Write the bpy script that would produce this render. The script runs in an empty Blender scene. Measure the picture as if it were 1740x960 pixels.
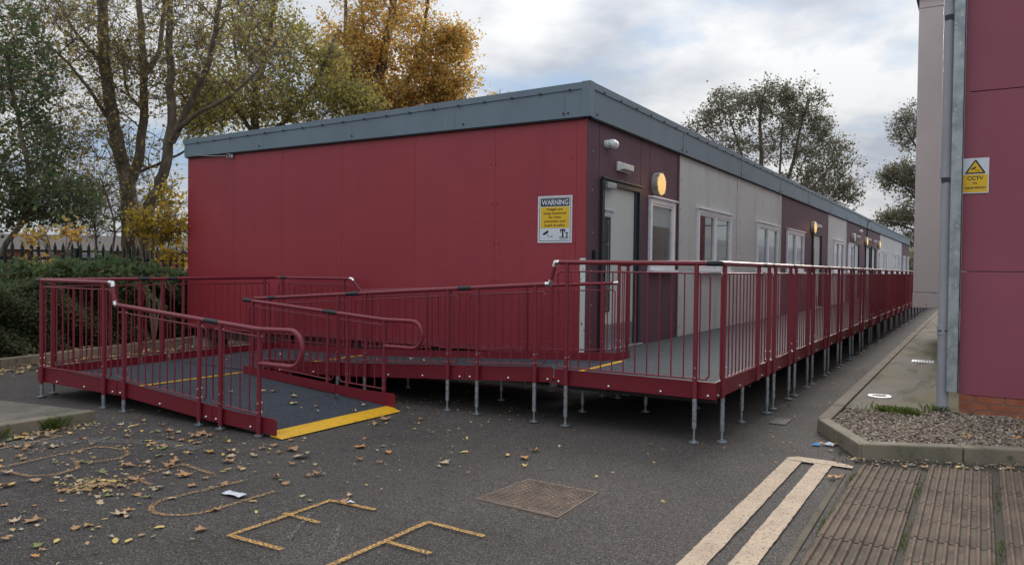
import bpy, math, random
import numpy as np
from mathutils import Vector, Matrix
R = math.radians
scn = bpy.context.scene
C = scn.collection

# ------------------------------------------------------------------ camera
cam = bpy.data.objects.new('camera', bpy.data.cameras.new('camera')); C.objects.link(cam)
cam.data.lens = 27.05; cam.data.sensor_width = 36; cam.data.clip_start = .05; cam.data.clip_end = 2000
right = Vector((0.52064, -0.85368, 0.01239)); down = Vector((-0.00911, -0.02006, -0.99976)); fwd = Vector((0.85373, 0.52040, -0.01822))
m = Matrix.Identity(4)
for i in range(3):
    m[i][0] = right[i]; m[i][1] = -down[i]; m[i][2] = -fwd[i]
m[0][3], m[1][3], m[2][3] = -8.9434, -4.3497, 1.5676
cam.matrix_world = m
scn.camera = cam
# ------------------------------------------------------------------ light
SUN_EL, SUN_AZ = 24, 9          # azimuth of the sun measured from +X towards +Y
W = bpy.data.worlds.new("World"); scn.world = W; W.use_nodes = True
nt = W.node_tree; nt.nodes.clear()
def N(t, **k):
    n = nt.nodes.new(t)
    for a, b in k.items(): setattr(n, a, b)
    return n
L_ = lambda a, b: nt.links.new(a, b)
out = N('ShaderNodeOutputWorld'); bg = N('ShaderNodeBackground'); L_(bg.outputs[0], out.inputs[0])
sky = N('ShaderNodeTexSky'); sky.sky_type = 'NISHITA'; sky.sun_disc = False
sky.sun_elevation = R(SUN_EL); sky.sun_rotation = R(90 - SUN_AZ); sky.altitude = 50; sky.dust_density = 1.0
bg.inputs[1].default_value = .1
tc = N('ShaderNodeTexCoord')
sep = N('ShaderNodeSeparateXYZ'); L_(tc.outputs['Generated'], sep.inputs[0])
def M_(op, a, b=None, cl=False):
    n = N('ShaderNodeMath', operation=op); n.use_clamp = cl
    for i, v in enumerate((a, b)):
        if v is None: continue
        if isinstance(v, (int, float)): n.inputs[i].default_value = v
        else: L_(v, n.inputs[i])
    return n.outputs[0]
zz = M_('ADD', M_('MAXIMUM', sep.outputs[2], 0.0), .22)
cx_ = M_('DIVIDE', sep.outputs[0], zz); cy_ = M_('DIVIDE', sep.outputs[1], zz)
comb = N('ShaderNodeCombineXYZ'); L_(cx_, comb.inputs[0]); L_(cy_, comb.inputs[1])
n1 = N('ShaderNodeTexNoise'); n1.inputs['Scale'].default_value = 1.5; n1.inputs['Detail'].default_value = 9; n1.inputs['Roughness'].default_value = .56; n1.inputs['Distortion'].default_value = .25
L_(comb.outputs[0], n1.inputs['Vector'])
cov = N('ShaderNodeMapRange'); cov.inputs[1].default_value = .33; cov.inputs[2].default_value = .49; L_(n1.outputs[0], cov.inputs[0])
n2 = N('ShaderNodeTexNoise'); n2.inputs['Scale'].default_value = 2.1; n2.inputs['Detail'].default_value = 8; n2.inputs['Roughness'].default_value = .5
mp = N('ShaderNodeMapping'); mp.inputs['Location'].default_value = (3.3, 1.7, 0); L_(comb.outputs[0], mp.inputs[0]); L_(mp.outputs[0], n2.inputs['Vector'])
cr = N('ShaderNodeValToRGB'); L_(n2.outputs[0], cr.inputs[0])
cr.color_ramp.elements[0].position = .36; cr.color_ramp.elements[0].color = (2.0, 2.15, 2.45, 1)
cr.color_ramp.elements[1].position = .58; cr.color_ramp.elements[1].color = (3.45, 3.48, 3.52, 1)
# brighter cloud round the veiled sun
nrm = N('ShaderNodeVectorMath', operation='NORMALIZE'); L_(tc.outputs['Generated'], nrm.inputs[0])
dot = N('ShaderNodeVectorMath', operation='DOT_PRODUCT'); L_(nrm.outputs[0], dot.inputs[0])
SD = (math.cos(R(SUN_EL)) * math.cos(R(SUN_AZ)), math.cos(R(SUN_EL)) * math.sin(R(SUN_AZ)), math.sin(R(SUN_EL)))
dot.inputs[1].default_value = SD
glow = M_('ADD', M_('MULTIPLY', M_('POWER', M_('MAXIMUM', dot.outputs['Value'], 0.0), 6.0), .12), 1.0)
mul = N('ShaderNodeVectorMath', operation='SCALE'); L_(cr.outputs[0], mul.inputs[0]); L_(glow, mul.inputs['Scale'])
blue = N('ShaderNodeVectorMath', operation='SCALE'); L_(sky.outputs[0], blue.inputs[0]); blue.inputs['Scale'].default_value = .85
mix = N('ShaderNodeMix', data_type='RGBA'); L_(M_('MAXIMUM', cov.outputs[0], M_('SUBTRACT', 1.0, M_('MULTIPLY', sep.outputs[2], 7.0), True)), mix.inputs[0]); capn = N('ShaderNodeVectorMath', operation='MINIMUM'); L_(blue.outputs[0], capn.inputs[0]); capn.inputs[1].default_value = (1.75, 2.35, 3.15); L_(capn.outputs[0], mix.inputs[6]); L_(mul.outputs[0], mix.inputs[7])
zen = M_('ADD', M_('MULTIPLY', M_('MAXIMUM', sep.outputs[2], 0.0), 1.7), .80)   # an overcast sky is brighter overhead
vz = N('ShaderNodeVectorMath', operation='SCALE'); L_(mix.outputs[2], vz.inputs[0]); L_(zen, vz.inputs['Scale'])
L_(vz.outputs[0], bg.inputs[0])
sl = bpy.data.lights.new('sun', 'SUN'); sl.energy = 1.5; sl.angle = R(25); sl.color = (1, .93, .84)
so = bpy.data.objects.new('sun', sl); C.objects.link(so)
so.rotation_euler = Vector(SD).to_track_quat('Z', 'Y').to_euler()
scn.view_settings.view_transform = 'Standard'; scn.view_settings.look = 'None'
scn.view_settings.exposure = 1.05; scn.view_settings.gamma = 1

# ------------------------------------------------------------------ materials
MATS = {}
def mat(name, col, rough=.6, metal=0, noise=None, bump=None, spec=.5, extra=None, emit=None, island=None, coords='Object', coat=0, vary=False):
    """noise=(scale, col2, lo, hi[, detail]) a second colour by noise; bump=(scale, strength, dist)"""
    if name in MATS: return MATS[name]
    mt = bpy.data.materials.new(name); mt.use_nodes = True; MATS[name] = mt
    t = mt.node_tree; b = t.nodes['Principled BSDF']; lk = t.links.new
    b.inputs['Base Color'].default_value = (*col, 1); b.inputs['Roughness'].default_value = rough
    b.inputs['Metallic'].default_value = metal; b.inputs['Specular IOR Level'].default_value = spec
    if coat: b.inputs['Coat Weight'].default_value = coat; b.inputs['Coat Roughness'].default_value = .15
    tcn = t.nodes.new('ShaderNodeTexCoord'); vec = tcn.outputs[coords]
    if vary:   # alike pieces share a mesh: shift the pattern from piece to piece
        oi = t.nodes.new('ShaderNodeObjectInfo'); vm = t.nodes.new('ShaderNodeVectorMath'); vm.operation = 'ADD'; vs_ = t.nodes.new('ShaderNodeMath'); vs_.operation = 'MULTIPLY'; vs_.inputs[1].default_value = 57
        lk(oi.outputs['Random'], vs_.inputs[0]); lk(vec, vm.inputs[0]); lk(vs_.outputs[0], vm.inputs[1]); vec = vm.outputs[0]
    cur = None
    layers = list(noise) if isinstance(noise, list) else ([noise] if noise else [])
    for ly in layers:
        sc, c2, lo, hi = ly[:4]; det = ly[4] if len(ly) > 4 else 4; stretch = ly[5] if len(ly) > 5 else None
        nn = t.nodes.new('ShaderNodeTexNoise'); nn.inputs['Scale'].default_value = sc; nn.inputs['Detail'].default_value = det; nn.inputs['Roughness'].default_value = .6
        if stretch:
            mpp = t.nodes.new('ShaderNodeMapping'); mpp.inputs['Scale'].default_value = stretch; lk(vec, mpp.inputs[0]); lk(mpp.outputs[0], nn.inputs['Vector'])
        else: lk(vec, nn.inputs['Vector'])
        mr = t.nodes.new('ShaderNodeMapRange'); mr.inputs[1].default_value = lo; mr.inputs[2].default_value = hi; lk(nn.outputs[0], mr.inputs[0])
        mx = t.nodes.new('ShaderNodeMix'); mx.data_type = 'RGBA'; lk(mr.outputs[0], mx.inputs[0])
        if cur is None: mx.inputs[6].default_value = (*col, 1)
        else: lk(cur, mx.inputs[6])
        mx.inputs[7].default_value = (*c2, 1); cur = mx.outputs[2]
    if island:
        g = t.nodes.new('ShaderNodeNewGeometry'); rp = t.nodes.new('ShaderNodeValToRGB'); lk(g.outputs['Random Per Island'], rp.inputs[0])
        e = rp.color_ramp.elements
        while len(e) < len(island): e.new(.5)
        for i, cc in enumerate(island): e[i].position = i / (len(island) - 1) if len(island) > 1 else 0; e[i].color = (*cc, 1)
        cur = rp.outputs[0]
    if cur is not None: lk(cur, b.inputs['Base Color'])
    if bump:
        bs = bump if isinstance(bump, list) else [bump]; prev = None
        for (sc, st, di) in bs:
            nn = t.nodes.new('ShaderNodeTexNoise'); nn.inputs['Scale'].default_value = sc; nn.inputs['Detail'].default_value = 3; lk(vec, nn.inputs['Vector'])
            bn = t.nodes.new('ShaderNodeBump'); bn.inputs['Strength'].default_value = st; bn.inputs['Distance'].default_value = di; lk(nn.outputs[0], bn.inputs['Height'])
            if prev: lk(prev, bn.inputs['Normal'])
            prev = bn.outputs[0]
        lk(prev, b.inputs['Normal'])
    if emit: b.inputs['Emission Color'].default_value = (*emit[0], 1); b.inputs['Emission Strength'].default_value = emit[1]
    if extra == 'leaf':
        tr = t.nodes.new('ShaderNodeBsdfTranslucent'); ms = t.nodes.new('ShaderNodeMixShader'); ms.inputs[0].default_value = .65
        if cur is not None: lk(cur, tr.inputs[0])
        else: tr.inputs[0].default_value = (*col, 1)
        lk(b.outputs[0], ms.inputs[1]); lk(tr.outputs[0], ms.inputs[2]); lk(ms.outputs[0], t.nodes['Material Output'].inputs[0])
    if extra == 'glass':
        tp = t.nodes.new('ShaderNodeBsdfTransparent'); tp.inputs[0].default_value = (.80, .85, .86, 1)
        gl = t.nodes.new('ShaderNodeBsdfGlossy'); gl.inputs['Roughness'].default_value = .01
        fr = t.nodes.new('ShaderNodeFresnel'); fr.inputs[0].default_value = 1.5
        mth = t.nodes.new('ShaderNodeMath'); mth.operation = 'MULTIPLY'; mth.inputs[1].default_value = 1.5; mth.use_clamp = True; lk(fr.outputs[0], mth.inputs[0]); gg = t.nodes.new('ShaderNodeNewGeometry'); m2 = t.nodes.new('ShaderNodeMath'); m2.operation = 'SUBTRACT'; m2.use_clamp = True; lk(mth.outputs[0], m2.inputs[0]); lk(gg.outputs['Backfacing'], m2.inputs[1])
        ms = t.nodes.new('ShaderNodeMixShader'); lk(m2.outputs[0], ms.inputs[0]); lk(tp.outputs[0], ms.inputs[1]); lk(gl.outputs[0], ms.inputs[2]); lk(ms.outputs[0], t.nodes['Material Output'].inputs[0])
    return mt

MA = dict(
 paint=mat('maroon_powder_coat', (.195, .019, .032), .38, noise=[(3, (.185, .018, .031), .35, .65), (34, (.12, .02, .03), .62, .74, 4), (55, (.34, .12, .12), .72, .78, 3)], bump=(60, .05, .002)),
 plate=mat('maroon_kerb_paint', (.175, .0135, .024), .42, spec=.35, noise=[(1.6, (.165, .0125, .023), .35, .7), (14, (.17, .035, .035), .66, .8)]),
 galv=mat('galvanised_steel', (.42, .46, .49), .42, .75, noise=(25, (.30, .34, .37), .4, .6, 2), bump=(80, .1, .002)),
 chrome=mat('bright_steel', (.75, .75, .76), .22, 1),
 rubber=mat('black_rubber', (.012, .016, .02), .55),
 grit=mat('dark_grit_deck', (.024, .029, .038), .85, spec=.25, noise=[(110, (.19, .21, .24), .53, .70, 3), (2.2, (.045, .052, .062), .45, .85)], bump=(380, .5, .004)),
 gritw=mat('worn_grit_deck', (.028, .034, .042), .85, spec=.2, noise=[(110, (.22, .24, .27), .51, .69, 3), (1.5, (.055, .062, .070), .45, .8)], bump=(380, .5, .004)),
 yellow=mat('yellow_nosing', (.72, .40, .008), .5, noise=[(12, (.55, .29, .02), .5, .7), (60, (.25, .18, .06), .66, .75)], bump=(90, .15, .002)),
 wallred=mat('red_wall_panel', (.315, .033, .046), .42, spec=.4, noise=[(.9, (.29, .030, .042), .35, .7), (5, (.255, .029, .040), .54, .80, 7, (1, 1, .10)), (3, (.42, .075, .085), .62, .85, 6, (1, 1, .3)), (16, (.42, .20, .20), .73, .78, 3)], bump=[(.8, .06, .02), (30, .03, .002)], coords='Object'),
 wallred2=mat('blistered_red_panel', (.325, .039, .052), .40, spec=.4, noise=[(.9, (.30, .035, .048), .35, .7), (5, (.265, .033, .045), .54, .80, 7, (1, 1, .10)), (5, (.42, .07, .08), .66, .85, 6)], bump=[(11, .28, .010), (1, .05, .02)]),
 redfade=mat('faded_red_skirting', (.30, .055, .065), .6, noise=(6, (.20, .02, .035), .4, .65)),
 purple=mat('plum_wall_panel', (.125, .062, .085), .6, spec=.3, noise=[(3, (.085, .045, .06), .5, .75, 6, (1, 1, .15)), (1.5, (.105, .053, .072), .35, .7), (22, (.15, .08, .09), .64, .8)], bump=[(2, .12, .02), (12, .12, .004)]),
 grey=mat('grey_wall_panel', (.57, .58, .565), .58, spec=.35, noise=[(1.3, (.51, .52, .51), .35, .7), (4, (.40, .41, .40), .54, .75, 6, (1, 1, .12)), (9, (.56, .57, .56), .55, .8, 6, (1, 1, .25))], bump=[(2, .12, .02), (14, .1, .004)]),
 fascia=mat('slate_blue_fascia', (.155, .212, .255), .5, noise=[(1.8, (.13, .18, .22), .35, .7, 5, (1, 1, .4)), (7, (.20, .255, .295), .62, .85, 6, (1, 1, .2))], bump=(3, .08, .02)),
 fasciad=mat('dark_flashing', (.028, .036, .045), .6),
 darkgap=mat('dark_joint', (.012, .011, .013), .8),
 white=mat('white_upvc', (.80, .82, .85), .35, noise=(9, (.58, .60, .62), .5, .8)),
 frame=mat('dark_teal_frame', (.018, .028, .035), .45),
 door=mat('grey_green_door', (.55, .585, .56), .5, noise=(2, (.5, .53, .51), .3, .7)),
 glass=mat('window_glass', (.1, .1, .1), extra='glass'),
 interior=mat('interior_plaster', (.35, .37, .38), .9, noise=(1.5, (.10, .12, .14), .45, .6)),
 blind=mat('pale_blind', (.72, .75, .75), .8, noise=(3, (.60, .63, .64), .4, .6)),
 intdark=mat('interior_furniture', (.035, .045, .052), .7),
 strip=mat('flaking_white_timber', (.62, .66, .62), .8, noise=[(18, (.10, .08, .06), .60, .66, 5, (1, 1, .6))], bump=(30, .4, .005)),
 timber=mat('weathered_timber', (.16, .13, .105), .85, noise=(6, (.07, .06, .05), .4, .65, 6, (1, .2, 2)), bump=(30, .4, .004)),
 chassis=mat('chassis_steel', (.028, .022, .022), .7),
 platform=mat('stained_concrete', (.17, .15, .125), .9, spec=.3, noise=[(2.5, (.115, .105, .08), .4, .65, 6), (9, (.08, .085, .045), .56, .7), (60, (.27, .245, .21), .6, .76, 5)], bump=(60, .4, .004)),
 block=mat('concrete_block', (.30, .28, .25), .9, noise=(9, (.19, .18, .15), .4, .7), bump=(60, .5, .006)),
 kerb=mat('concrete_kerb', (.23, .195, .145), .9, spec=.3, noise=[(3, (.14, .13, .09), .4, .7), (9, (.085, .095, .045), .56, .72), (60, (.30, .27, .22), .60, .78, 5)], bump=[(90, .5, .004), (9, .3, .006)]),
 kerbbrown=mat('brown_stained_kerb', (.15, .115, .085), .9, noise=[(4, (.11, .085, .06), .4, .7), (50, (.24, .19, .145), .58, .78, 5)], bump=(90, .4, .004)),
 soil=mat('leafy_soil', (.055, .04, .028), .95, noise=(14, (.12, .075, .04), .5, .65, 6), bump=(20, .8, .03)),
 steelcol=mat('galvanised_trim', (.40, .44, .45), .5, .55, noise=[(7, (.26, .30, .31), .4, .62, 3), (20, (.52, .55, .55), .6, .7, 2)], bump=(25, .12, .003)),
 pipe=mat('grey_pvc_pipe', (.36, .37, .40), .4, noise=(2.5, (.29, .30, .325), .35, .7, 4, (1, 1, .5))),
 cream=mat('cream_cladding', (.62, .545, .53), .5, noise=(.8, (.56, .49, .475), .3, .7), bump=(2, .05, .01)),
 red2=mat('crimson_cladding', (.31, .085, .118), .5, spec=.35, noise=[(.9, (.27, .075, .105), .3, .7), (26, (.36, .13, .16), .78, .82, 1)], bump=(25, .04, .002)),
 brick=mat('orange_brick', (.36, .125, .065), .9, vary=True, noise=[(9, (.27, .08, .045), .4, .65), (70, (.42, .17, .09), .6, .75, 2)], bump=(70, .5, .004)),
 mortar=mat('pale_mortar', (.36, .31, .25), .95, bump=(80, .5, .004)),
 brickfar=mat('far_red_brick', (.30, .13, .085), .9, noise=(14, (.22, .09, .06), .4, .6)),
 rooftile=mat('far_roof_tile', (.10, .085, .08), .9, noise=(12, (.07, .06, .055), .4, .6)),
 bark=mat('grey_brown_bark', (.20, .155, .11), .95, noise=(9, (.095, .075, .057), .4, .65, 6, (1, 1, .25)), bump=(14, .8, .03)),
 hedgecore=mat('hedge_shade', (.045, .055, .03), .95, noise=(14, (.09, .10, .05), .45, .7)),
 barkd=mat('dark_twig_bark', (.08, .065, .05), .95),
 fence=mat('black_green_steel', (.010, .016, .016), .5),
 lamp=mat('lit_amber_lens', (.10, .07, .04), .4, emit=((1, .62, .22), .40)),
 lampring=mat('lamp_bezel', (.33, .33, .31), .45),
 lampoff=mat('unlit_lens', (.62, .62, .55), .3),
 bulk=mat('bulkhead_lens', (.78, .80, .68), .25, noise=(30, (.62, .63, .52), .4, .6, 1, (1, 1, 1))),
 camwhite=mat('camera_housing', (.74, .76, .78), .35),
 signwhite=mat('sign_white', (.68, .73, .78), .4), signblack=mat('sign_black', (.012, .013, .018), .4),
 signyellow=mat('sign_yellow', (.80, .50, .015), .4), signink=mat('sign_ink', (.02, .015, .01), .5),
 plastic=mat('blue_packet', (.05, .25, .55), .3), paper=mat('crumpled_paper', (.62, .65, .68), .7, noise=(30, (.3, .34, .4), .55, .6)),
 orange_leafbit=mat('orange_print', (.6, .28, .06), .6),
 iron=mat('rusty_iron_cover', (.20, .145, .105), .8, .1, noise=[(6, (.12, .09, .068), .4, .65), (40, (.16, .125, .095), .55, .7, 3)], bump=(60, .3, .003)),
 slab=mat('ribbed_clay_paver', (.15, .122, .088), .92, spec=.2, vary=True, noise=[(2.6, (.085, .072, .055), .40, .66, 6), (9, (.20, .16, .12), .58, .75), (3.3, (.055, .047, .04), .56, .68, 6), (70, (.26, .21, .16), .64, .76, 2)], bump=[(60, .5, .004), (250, .3, .002)]),
 rib=mat('worn_clay_rib', (.185, .13, .10), .92, spec=.2, vary=True, noise=[(2.6, (.10, .078, .06), .40, .66, 6), (14, (.23, .16, .125), .55, .72), (40, (.10, .08, .065), .58, .72, 4)], bump=(60, .6, .004)),
 joint=mat('mossy_joint', (.055, .045, .032), .95, noise=[(10, (.06, .075, .025), .60, .68), (80, (.10, .08, .06), .55, .7)], bump=(60, .8, .01)),
 stone=mat('mixed_gravel', (.2, .18, .16), .9, island=[(.13, .10, .075), (.32, .26, .20), (.16, .105, .07), (.46, .41, .34), (.15, .135, .12), (.26, .19, .13), (.08, .058, .04)]),
 grass=mat('weed_green', (.07, .11, .02), .7, extra='leaf', island=[(.05, .10, .02), (.12, .15, .03), (.08, .11, .02)]),
)
def asphalt_mat(name, a, b, c, d, moss=None):
    return mat(name, a, .86, spec=.28, noise=[(.35, tuple(x * .62 for x in a), .47, .60, 6), (.5, tuple(.45 * x + .55 * y for x, y in zip(a, d)), .45, .66, 6), (1.9, tuple(.55 * x + .45 * y for x, y in zip(a, d)), .55, .8, 6)] + [(85, b, .50, .64, 6), (60, tuple(x * .45 for x in a), .50, .34, 6), (120, c, .62, .69, 4)] + (moss or []), bump=[(90, .8, .008), (7, .2, .01)])
MA['asphalt'] = asphalt_mat('old_asphalt', (.054, .047, .042), (.135, .120, .108), (.50, .46, .41), (.094, .081, .072))
MA['path'] = asphalt_mat('mossy_path_asphalt', (.15, .13, .108), (.21, .185, .158), (.34, .31, .28), (.17, .15, .128), [(.6, (.125, .108, .05), .44, .62, 8, (.8, 1.6, 1)), (1.9, (.065, .058, .022), .50, .60, 9, (.5, 1.8, 1)), (9, (.10, .085, .06), .58, .66, 6)])
def worn_paint(name, col, lo, hi, sc=90, mossy=None):
    """paint worn through: the gaps let the asphalt show"""
    mt = mat(name, col, .8, noise=[(5, tuple(x * .78 for x in col), .4, .7), (40, tuple(x * .6 for x in col), .62, .75)] + (mossy or []), bump=(210, .6, .005))
    t = mt.node_tree; lk = t.links.new
    nn = t.nodes.new('ShaderNodeTexNoise'); nn.inputs['Scale'].default_value = sc; nn.inputs['Detail'].default_value = 5; nn.inputs['Roughness'].default_value = .75
    lk(t.nodes['Texture Coordinate'].outputs['Object'], nn.inputs['Vector'])
    mr = t.nodes.new('ShaderNodeMapRange'); mr.inputs[1].default_value = lo; mr.inputs[2].default_value = hi; lk(nn.outputs[0], mr.inputs[0])
    lk(mr.outputs[0], t.nodes['Principled BSDF'].inputs['Alpha'])
    return mt
MA['line'] = worn_paint('worn_cream_line', (.53, .405, .285), .37, .44, 75)
MA['graf'] = worn_paint('worn_orange_paint', (.66, .37, .10), .46, .52, 95)
MA['graf_faint'] = worn_paint('faded_orange_paint', (.56, .32, .12), .49, .57, 90)
MA['ghost'] = worn_paint('ghost_white_paint', (.26, .245, .235), .50, .62, 60)
def leafmat(name, cols): return mat(name, cols[0], .6, island=cols, extra='leaf')
MA['lf_orange'] = leafmat('orange_leaves', [(0.62, 0.32, 0.09), (0.76, 0.46, 0.11), (0.52, 0.26, 0.08), (0.84, 0.56, 0.12), (0.66, 0.42, 0.11), (0.52, 0.43, 0.13), (0.46, 0.43, 0.13)])
MA['lf_olive'] = leafmat('olive_leaves', [(0.48, 0.43, 0.13), (0.62, 0.52, 0.13), (0.36, 0.36, 0.12), (0.72, 0.56, 0.12), (0.52, 0.46, 0.13), (0.4, 0.4, 0.13), (0.28, 0.31, 0.12)])
MA['lf_sparse'] = leafmat('sparse_leaves', [(0.42, 0.37, 0.13), (0.32, 0.31, 0.12), (0.56, 0.44, 0.12), (0.42, 0.3, 0.14), (0.27, 0.29, 0.12)])
MA['lf_ivy'] = leafmat('deep_green_leaves', [(0.11, 0.19, 0.08), (0.14, 0.22, 0.09), (0.09, 0.15, 0.075), (0.18, 0.23, 0.085), (0.13, 0.19, 0.09), (0.28, 0.27, 0.09)])
MA['lf_hedge'] = leafmat('hedge_leaves', [(0.08, 0.13, 0.065), (0.13, 0.175, 0.08), (0.065, 0.11, 0.06), (0.17, 0.21, 0.09), (0.1, 0.145, 0.07), (0.23, 0.23, 0.1), (0.24, 0.16, 0.09)])
MA['lf_yellow'] = leafmat('yellow_leaves', [(0.48, 0.38, 0.04), (0.62, 0.42, 0.05), (0.34, 0.33, 0.05), (0.66, 0.36, 0.05), (0.28, 0.31, 0.06)])
MA['lf_far'] = leafmat('hazed_far_leaves', [(0.17, 0.18, 0.12), (0.2, 0.195, 0.12), (0.13, 0.145, 0.1), (0.22, 0.19, 0.12)])  # distance haze put into the leaf colour: lighter, greyer greens
for k, cols in dict(b=[(.44, .24, .11)], t=[(.56, .42, .26)], y=[(.66, .48, .14)], g=[(.20, .24, .07)], o=[(.62, .29, .08)]).items():
    c0 = cols[0]; MA['leaf_' + k] = mat('fallen_leaf_' + dict(b='brown', t='tan', y='yellow', g='green', o='orange')[k], c0, .7, noise=(22, tuple(x * .5 for x in c0), .45, .7), bump=(40, .3, .003))

# ------------------------------------------------------------------ mesh helpers
class MB:
    def __init__(s): s.v = []; s.f = []; s.n = 0; s.mi = []; s.cur = 0
    def add(s, vs, fs):
        vs = [tuple(v) for v in vs]; s.v += vs
        s.f += [tuple(i + s.n for i in f) for f in fs]; s.mi += [s.cur] * len(fs); s.n += len(vs); return s
    def box(s, x0, x1, y0, y1, z0, z1, ch=0):
        if x0 > x1: x0, x1 = x1, x0
        if y0 > y1: y0, y1 = y1, y0
        if z0 > z1: z0, z1 = z1, z0
        vs = [(x, y, z) for z in (z0, z1) for y in (y0, y1) for x in (x0, x1)]
        return s.add(vs, [(0, 2, 3, 1), (4, 5, 7, 6), (0, 1, 5, 4), (2, 6, 7, 3), (0, 4, 6, 2), (1, 3, 7, 5)])
    def hexa(s, p):   # 8 points: bottom ring 4, top ring 4
        return s.add(p, [(3, 2, 1, 0), (4, 5, 6, 7), (0, 1, 5, 4), (1, 2, 6, 5), (2, 3, 7, 6), (3, 0, 4, 7)])
    def prism(s, poly, z0, z1):
        n = len(poly); vs = [(x, y, z0) for x, y in poly] + [(x, y, z1) for x, y in poly]
        return s.add(vs, [tuple(range(n))[::-1], tuple(range(n, 2 * n))] + [(i, (i + 1) % n, n + (i + 1) % n, n + i) for i in range(n)])
    def extr(s, poly3, off):   # planar 3-D polygon extruded by a vector
        n = len(poly3); off = Vector(off); vs = [Vector(p) for p in poly3] + [Vector(p) + off for p in poly3]
        return s.add(vs, [tuple(range(n))[::-1], tuple(range(n, 2 * n))] + [(i, (i + 1) % n, n + (i + 1) % n, n + i) for i in range(n)])
    def tube(s, pts, r, n=10, caps=True, closed=False):
        pts = [Vector(p) for p in pts]; rs = r if isinstance(r, (list, tuple)) else [r] * len(pts)
        vs = []; u = None; K = len(pts)
        for i, p in enumerate(pts):
            a = pts[i - 1] if i > 0 else (pts[-1] if closed else None); b = pts[i + 1] if i < K - 1 else (pts[0] if closed else None)
            t = ((p - a).normalized() if a is not None else Vector()) + ((b - p).normalized() if b is not None else Vector())
            t.normalize()
            if u is None: u = t.cross(Vector((0, 0, 1)) if abs(t.z) < .9 else Vector((1, 0, 0))).normalized()
            else: u = (u - t * u.dot(t)).normalized()
            w = t.cross(u)
            for k in range(n):
                an = 2 * math.pi * k / n; vs.append(p + (u * math.cos(an) + w * math.sin(an)) * rs[i])
        fs = []
        for i in range(K if closed else K - 1):
            j = (i + 1) % K
            for k in range(n): fs.append((i * n + k, i * n + (k + 1) % n, j * n + (k + 1) % n, j * n + k))
        if caps and not closed: fs.append(tuple(range(n))[::-1]); fs.append(tuple((K - 1) * n + k for k in range(n)))
        return s.add(vs, fs)
    def disc(s, c, ax, r, h, n=16): c = Vector(c); a = Vector(ax).normalized() * h; return s.tube([c, c + a], r, n)
    def build(s, name, m, parent=None, smooth=True, bevel=0, mesh_only=False):
        off = Vector(parent['_o']) if parent is not None and '_o' in parent else Vector()
        me = bpy.data.meshes.new(name)
        me.from_pydata([tuple(Vector(v) - off) for v in s.v], [], s.f)
        ms = m if isinstance(m, (list, tuple)) else [m]
        for x in ms: me.materials.append(MA[x] if isinstance(x, str) else x)
        if len(ms) > 1: me.polygons.foreach_set('material_index', s.mi)
        me.update()
        if smooth: shade(me)
        if mesh_only: return me
        o = link(name, me, parent)
        if bevel:
            b = o.modifiers.new('bevel', 'BEVEL'); b.width = bevel; b.segments = 2; b.limit_method = 'ANGLE'; b.angle_limit = R(40)
        return o
def shade(me):
    me.polygons.foreach_set('use_smooth', [True] * len(me.polygons))
    if hasattr(me, 'set_sharp_from_angle'): me.set_sharp_from_angle(angle=R(38))
def link(name, me, parent=None, loc=None):
    o = bpy.data.objects.new(name, me); C.objects.link(o)
    if parent is not None:
        o.parent = parent; o['_o'] = tuple(parent['_o']) if '_o' in parent else (0, 0, 0)
    if loc is not None: o.location = loc
    return o
def thing(name, label, cat, loc=(0, 0, 0), group=None):
    o = bpy.data.objects.new(name, None); C.objects.link(o); o.location = loc; o['_o'] = tuple(loc); o.empty_display_size = .2
    o['label'] = label; o['category'] = cat
    if group: o['group'] = group
    return o
def tag(o, label=None, cat=None, group=None, kind=None):
    for k, v in (('label', label), ('category', cat), ('group', group), ('kind', kind)):
        if v: o[k] = v
    return o
def fast_mesh(name, V, F, m):
    """V (n,3) array, F (k,4 or 3) array"""
    me = bpy.data.meshes.new(name); V = np.asarray(V, dtype=np.float32); F = np.asarray(F, dtype=np.int32); k, w = F.shape
    me.vertices.add(len(V)); me.vertices.foreach_set('co', V.ravel())
    me.loops.add(k * w); me.loops.foreach_set('vertex_index', F.ravel())
    me.polygons.add(k); me.polygons.foreach_set('loop_start', np.arange(0, k * w, w, dtype=np.int32)); me.polygons.foreach_set('loop_total', np.full(k, w, dtype=np.int32))
    me.update(calc_edges=True); me.materials.append(MA[m]); me.validate(); return me

# ------------------------------------------------------------------ ground and setting
rng = np.random.default_rng(7); rnd = random.Random(11)
# asphalt: one sheet out to the horizon, gently uneven near the camera
def ground():
    xs = np.concatenate([[-900, -300, -90, -30, -14], np.arange(-11, 12.01, .25), [16, 30, 60, 120, 400, 900]])
    ys = np.concatenate([[-900, -300, -90, -30, -12], np.arange(-8, 8.01, .25), [12, 20, 40, 90, 300, 900]])
    X, Y = np.meshgrid(xs, ys, indexing='ij')
    Z = (.004 * np.sin(X * 1.9 + 1) * np.cos(Y * 1.3) + .003 * np.sin(X * 3.1 + Y * 2.3)) * (np.abs(X) < 11.5) * (np.abs(Y) < 8.5) - .008
    V = np.stack([X, Y, Z], -1).reshape(-1, 3); a, b = len(xs), len(ys)
    i, j = np.meshgrid(np.arange(a - 1), np.arange(b - 1), indexing='ij'); q = (i * b + j).ravel()
    me = fast_mesh('ground', V, np.stack([q, q + b, q + b + 1, q + 1], -1), 'asphalt'); shade(me)
    tag(link('ground', me), kind='structure')
ground()
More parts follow.
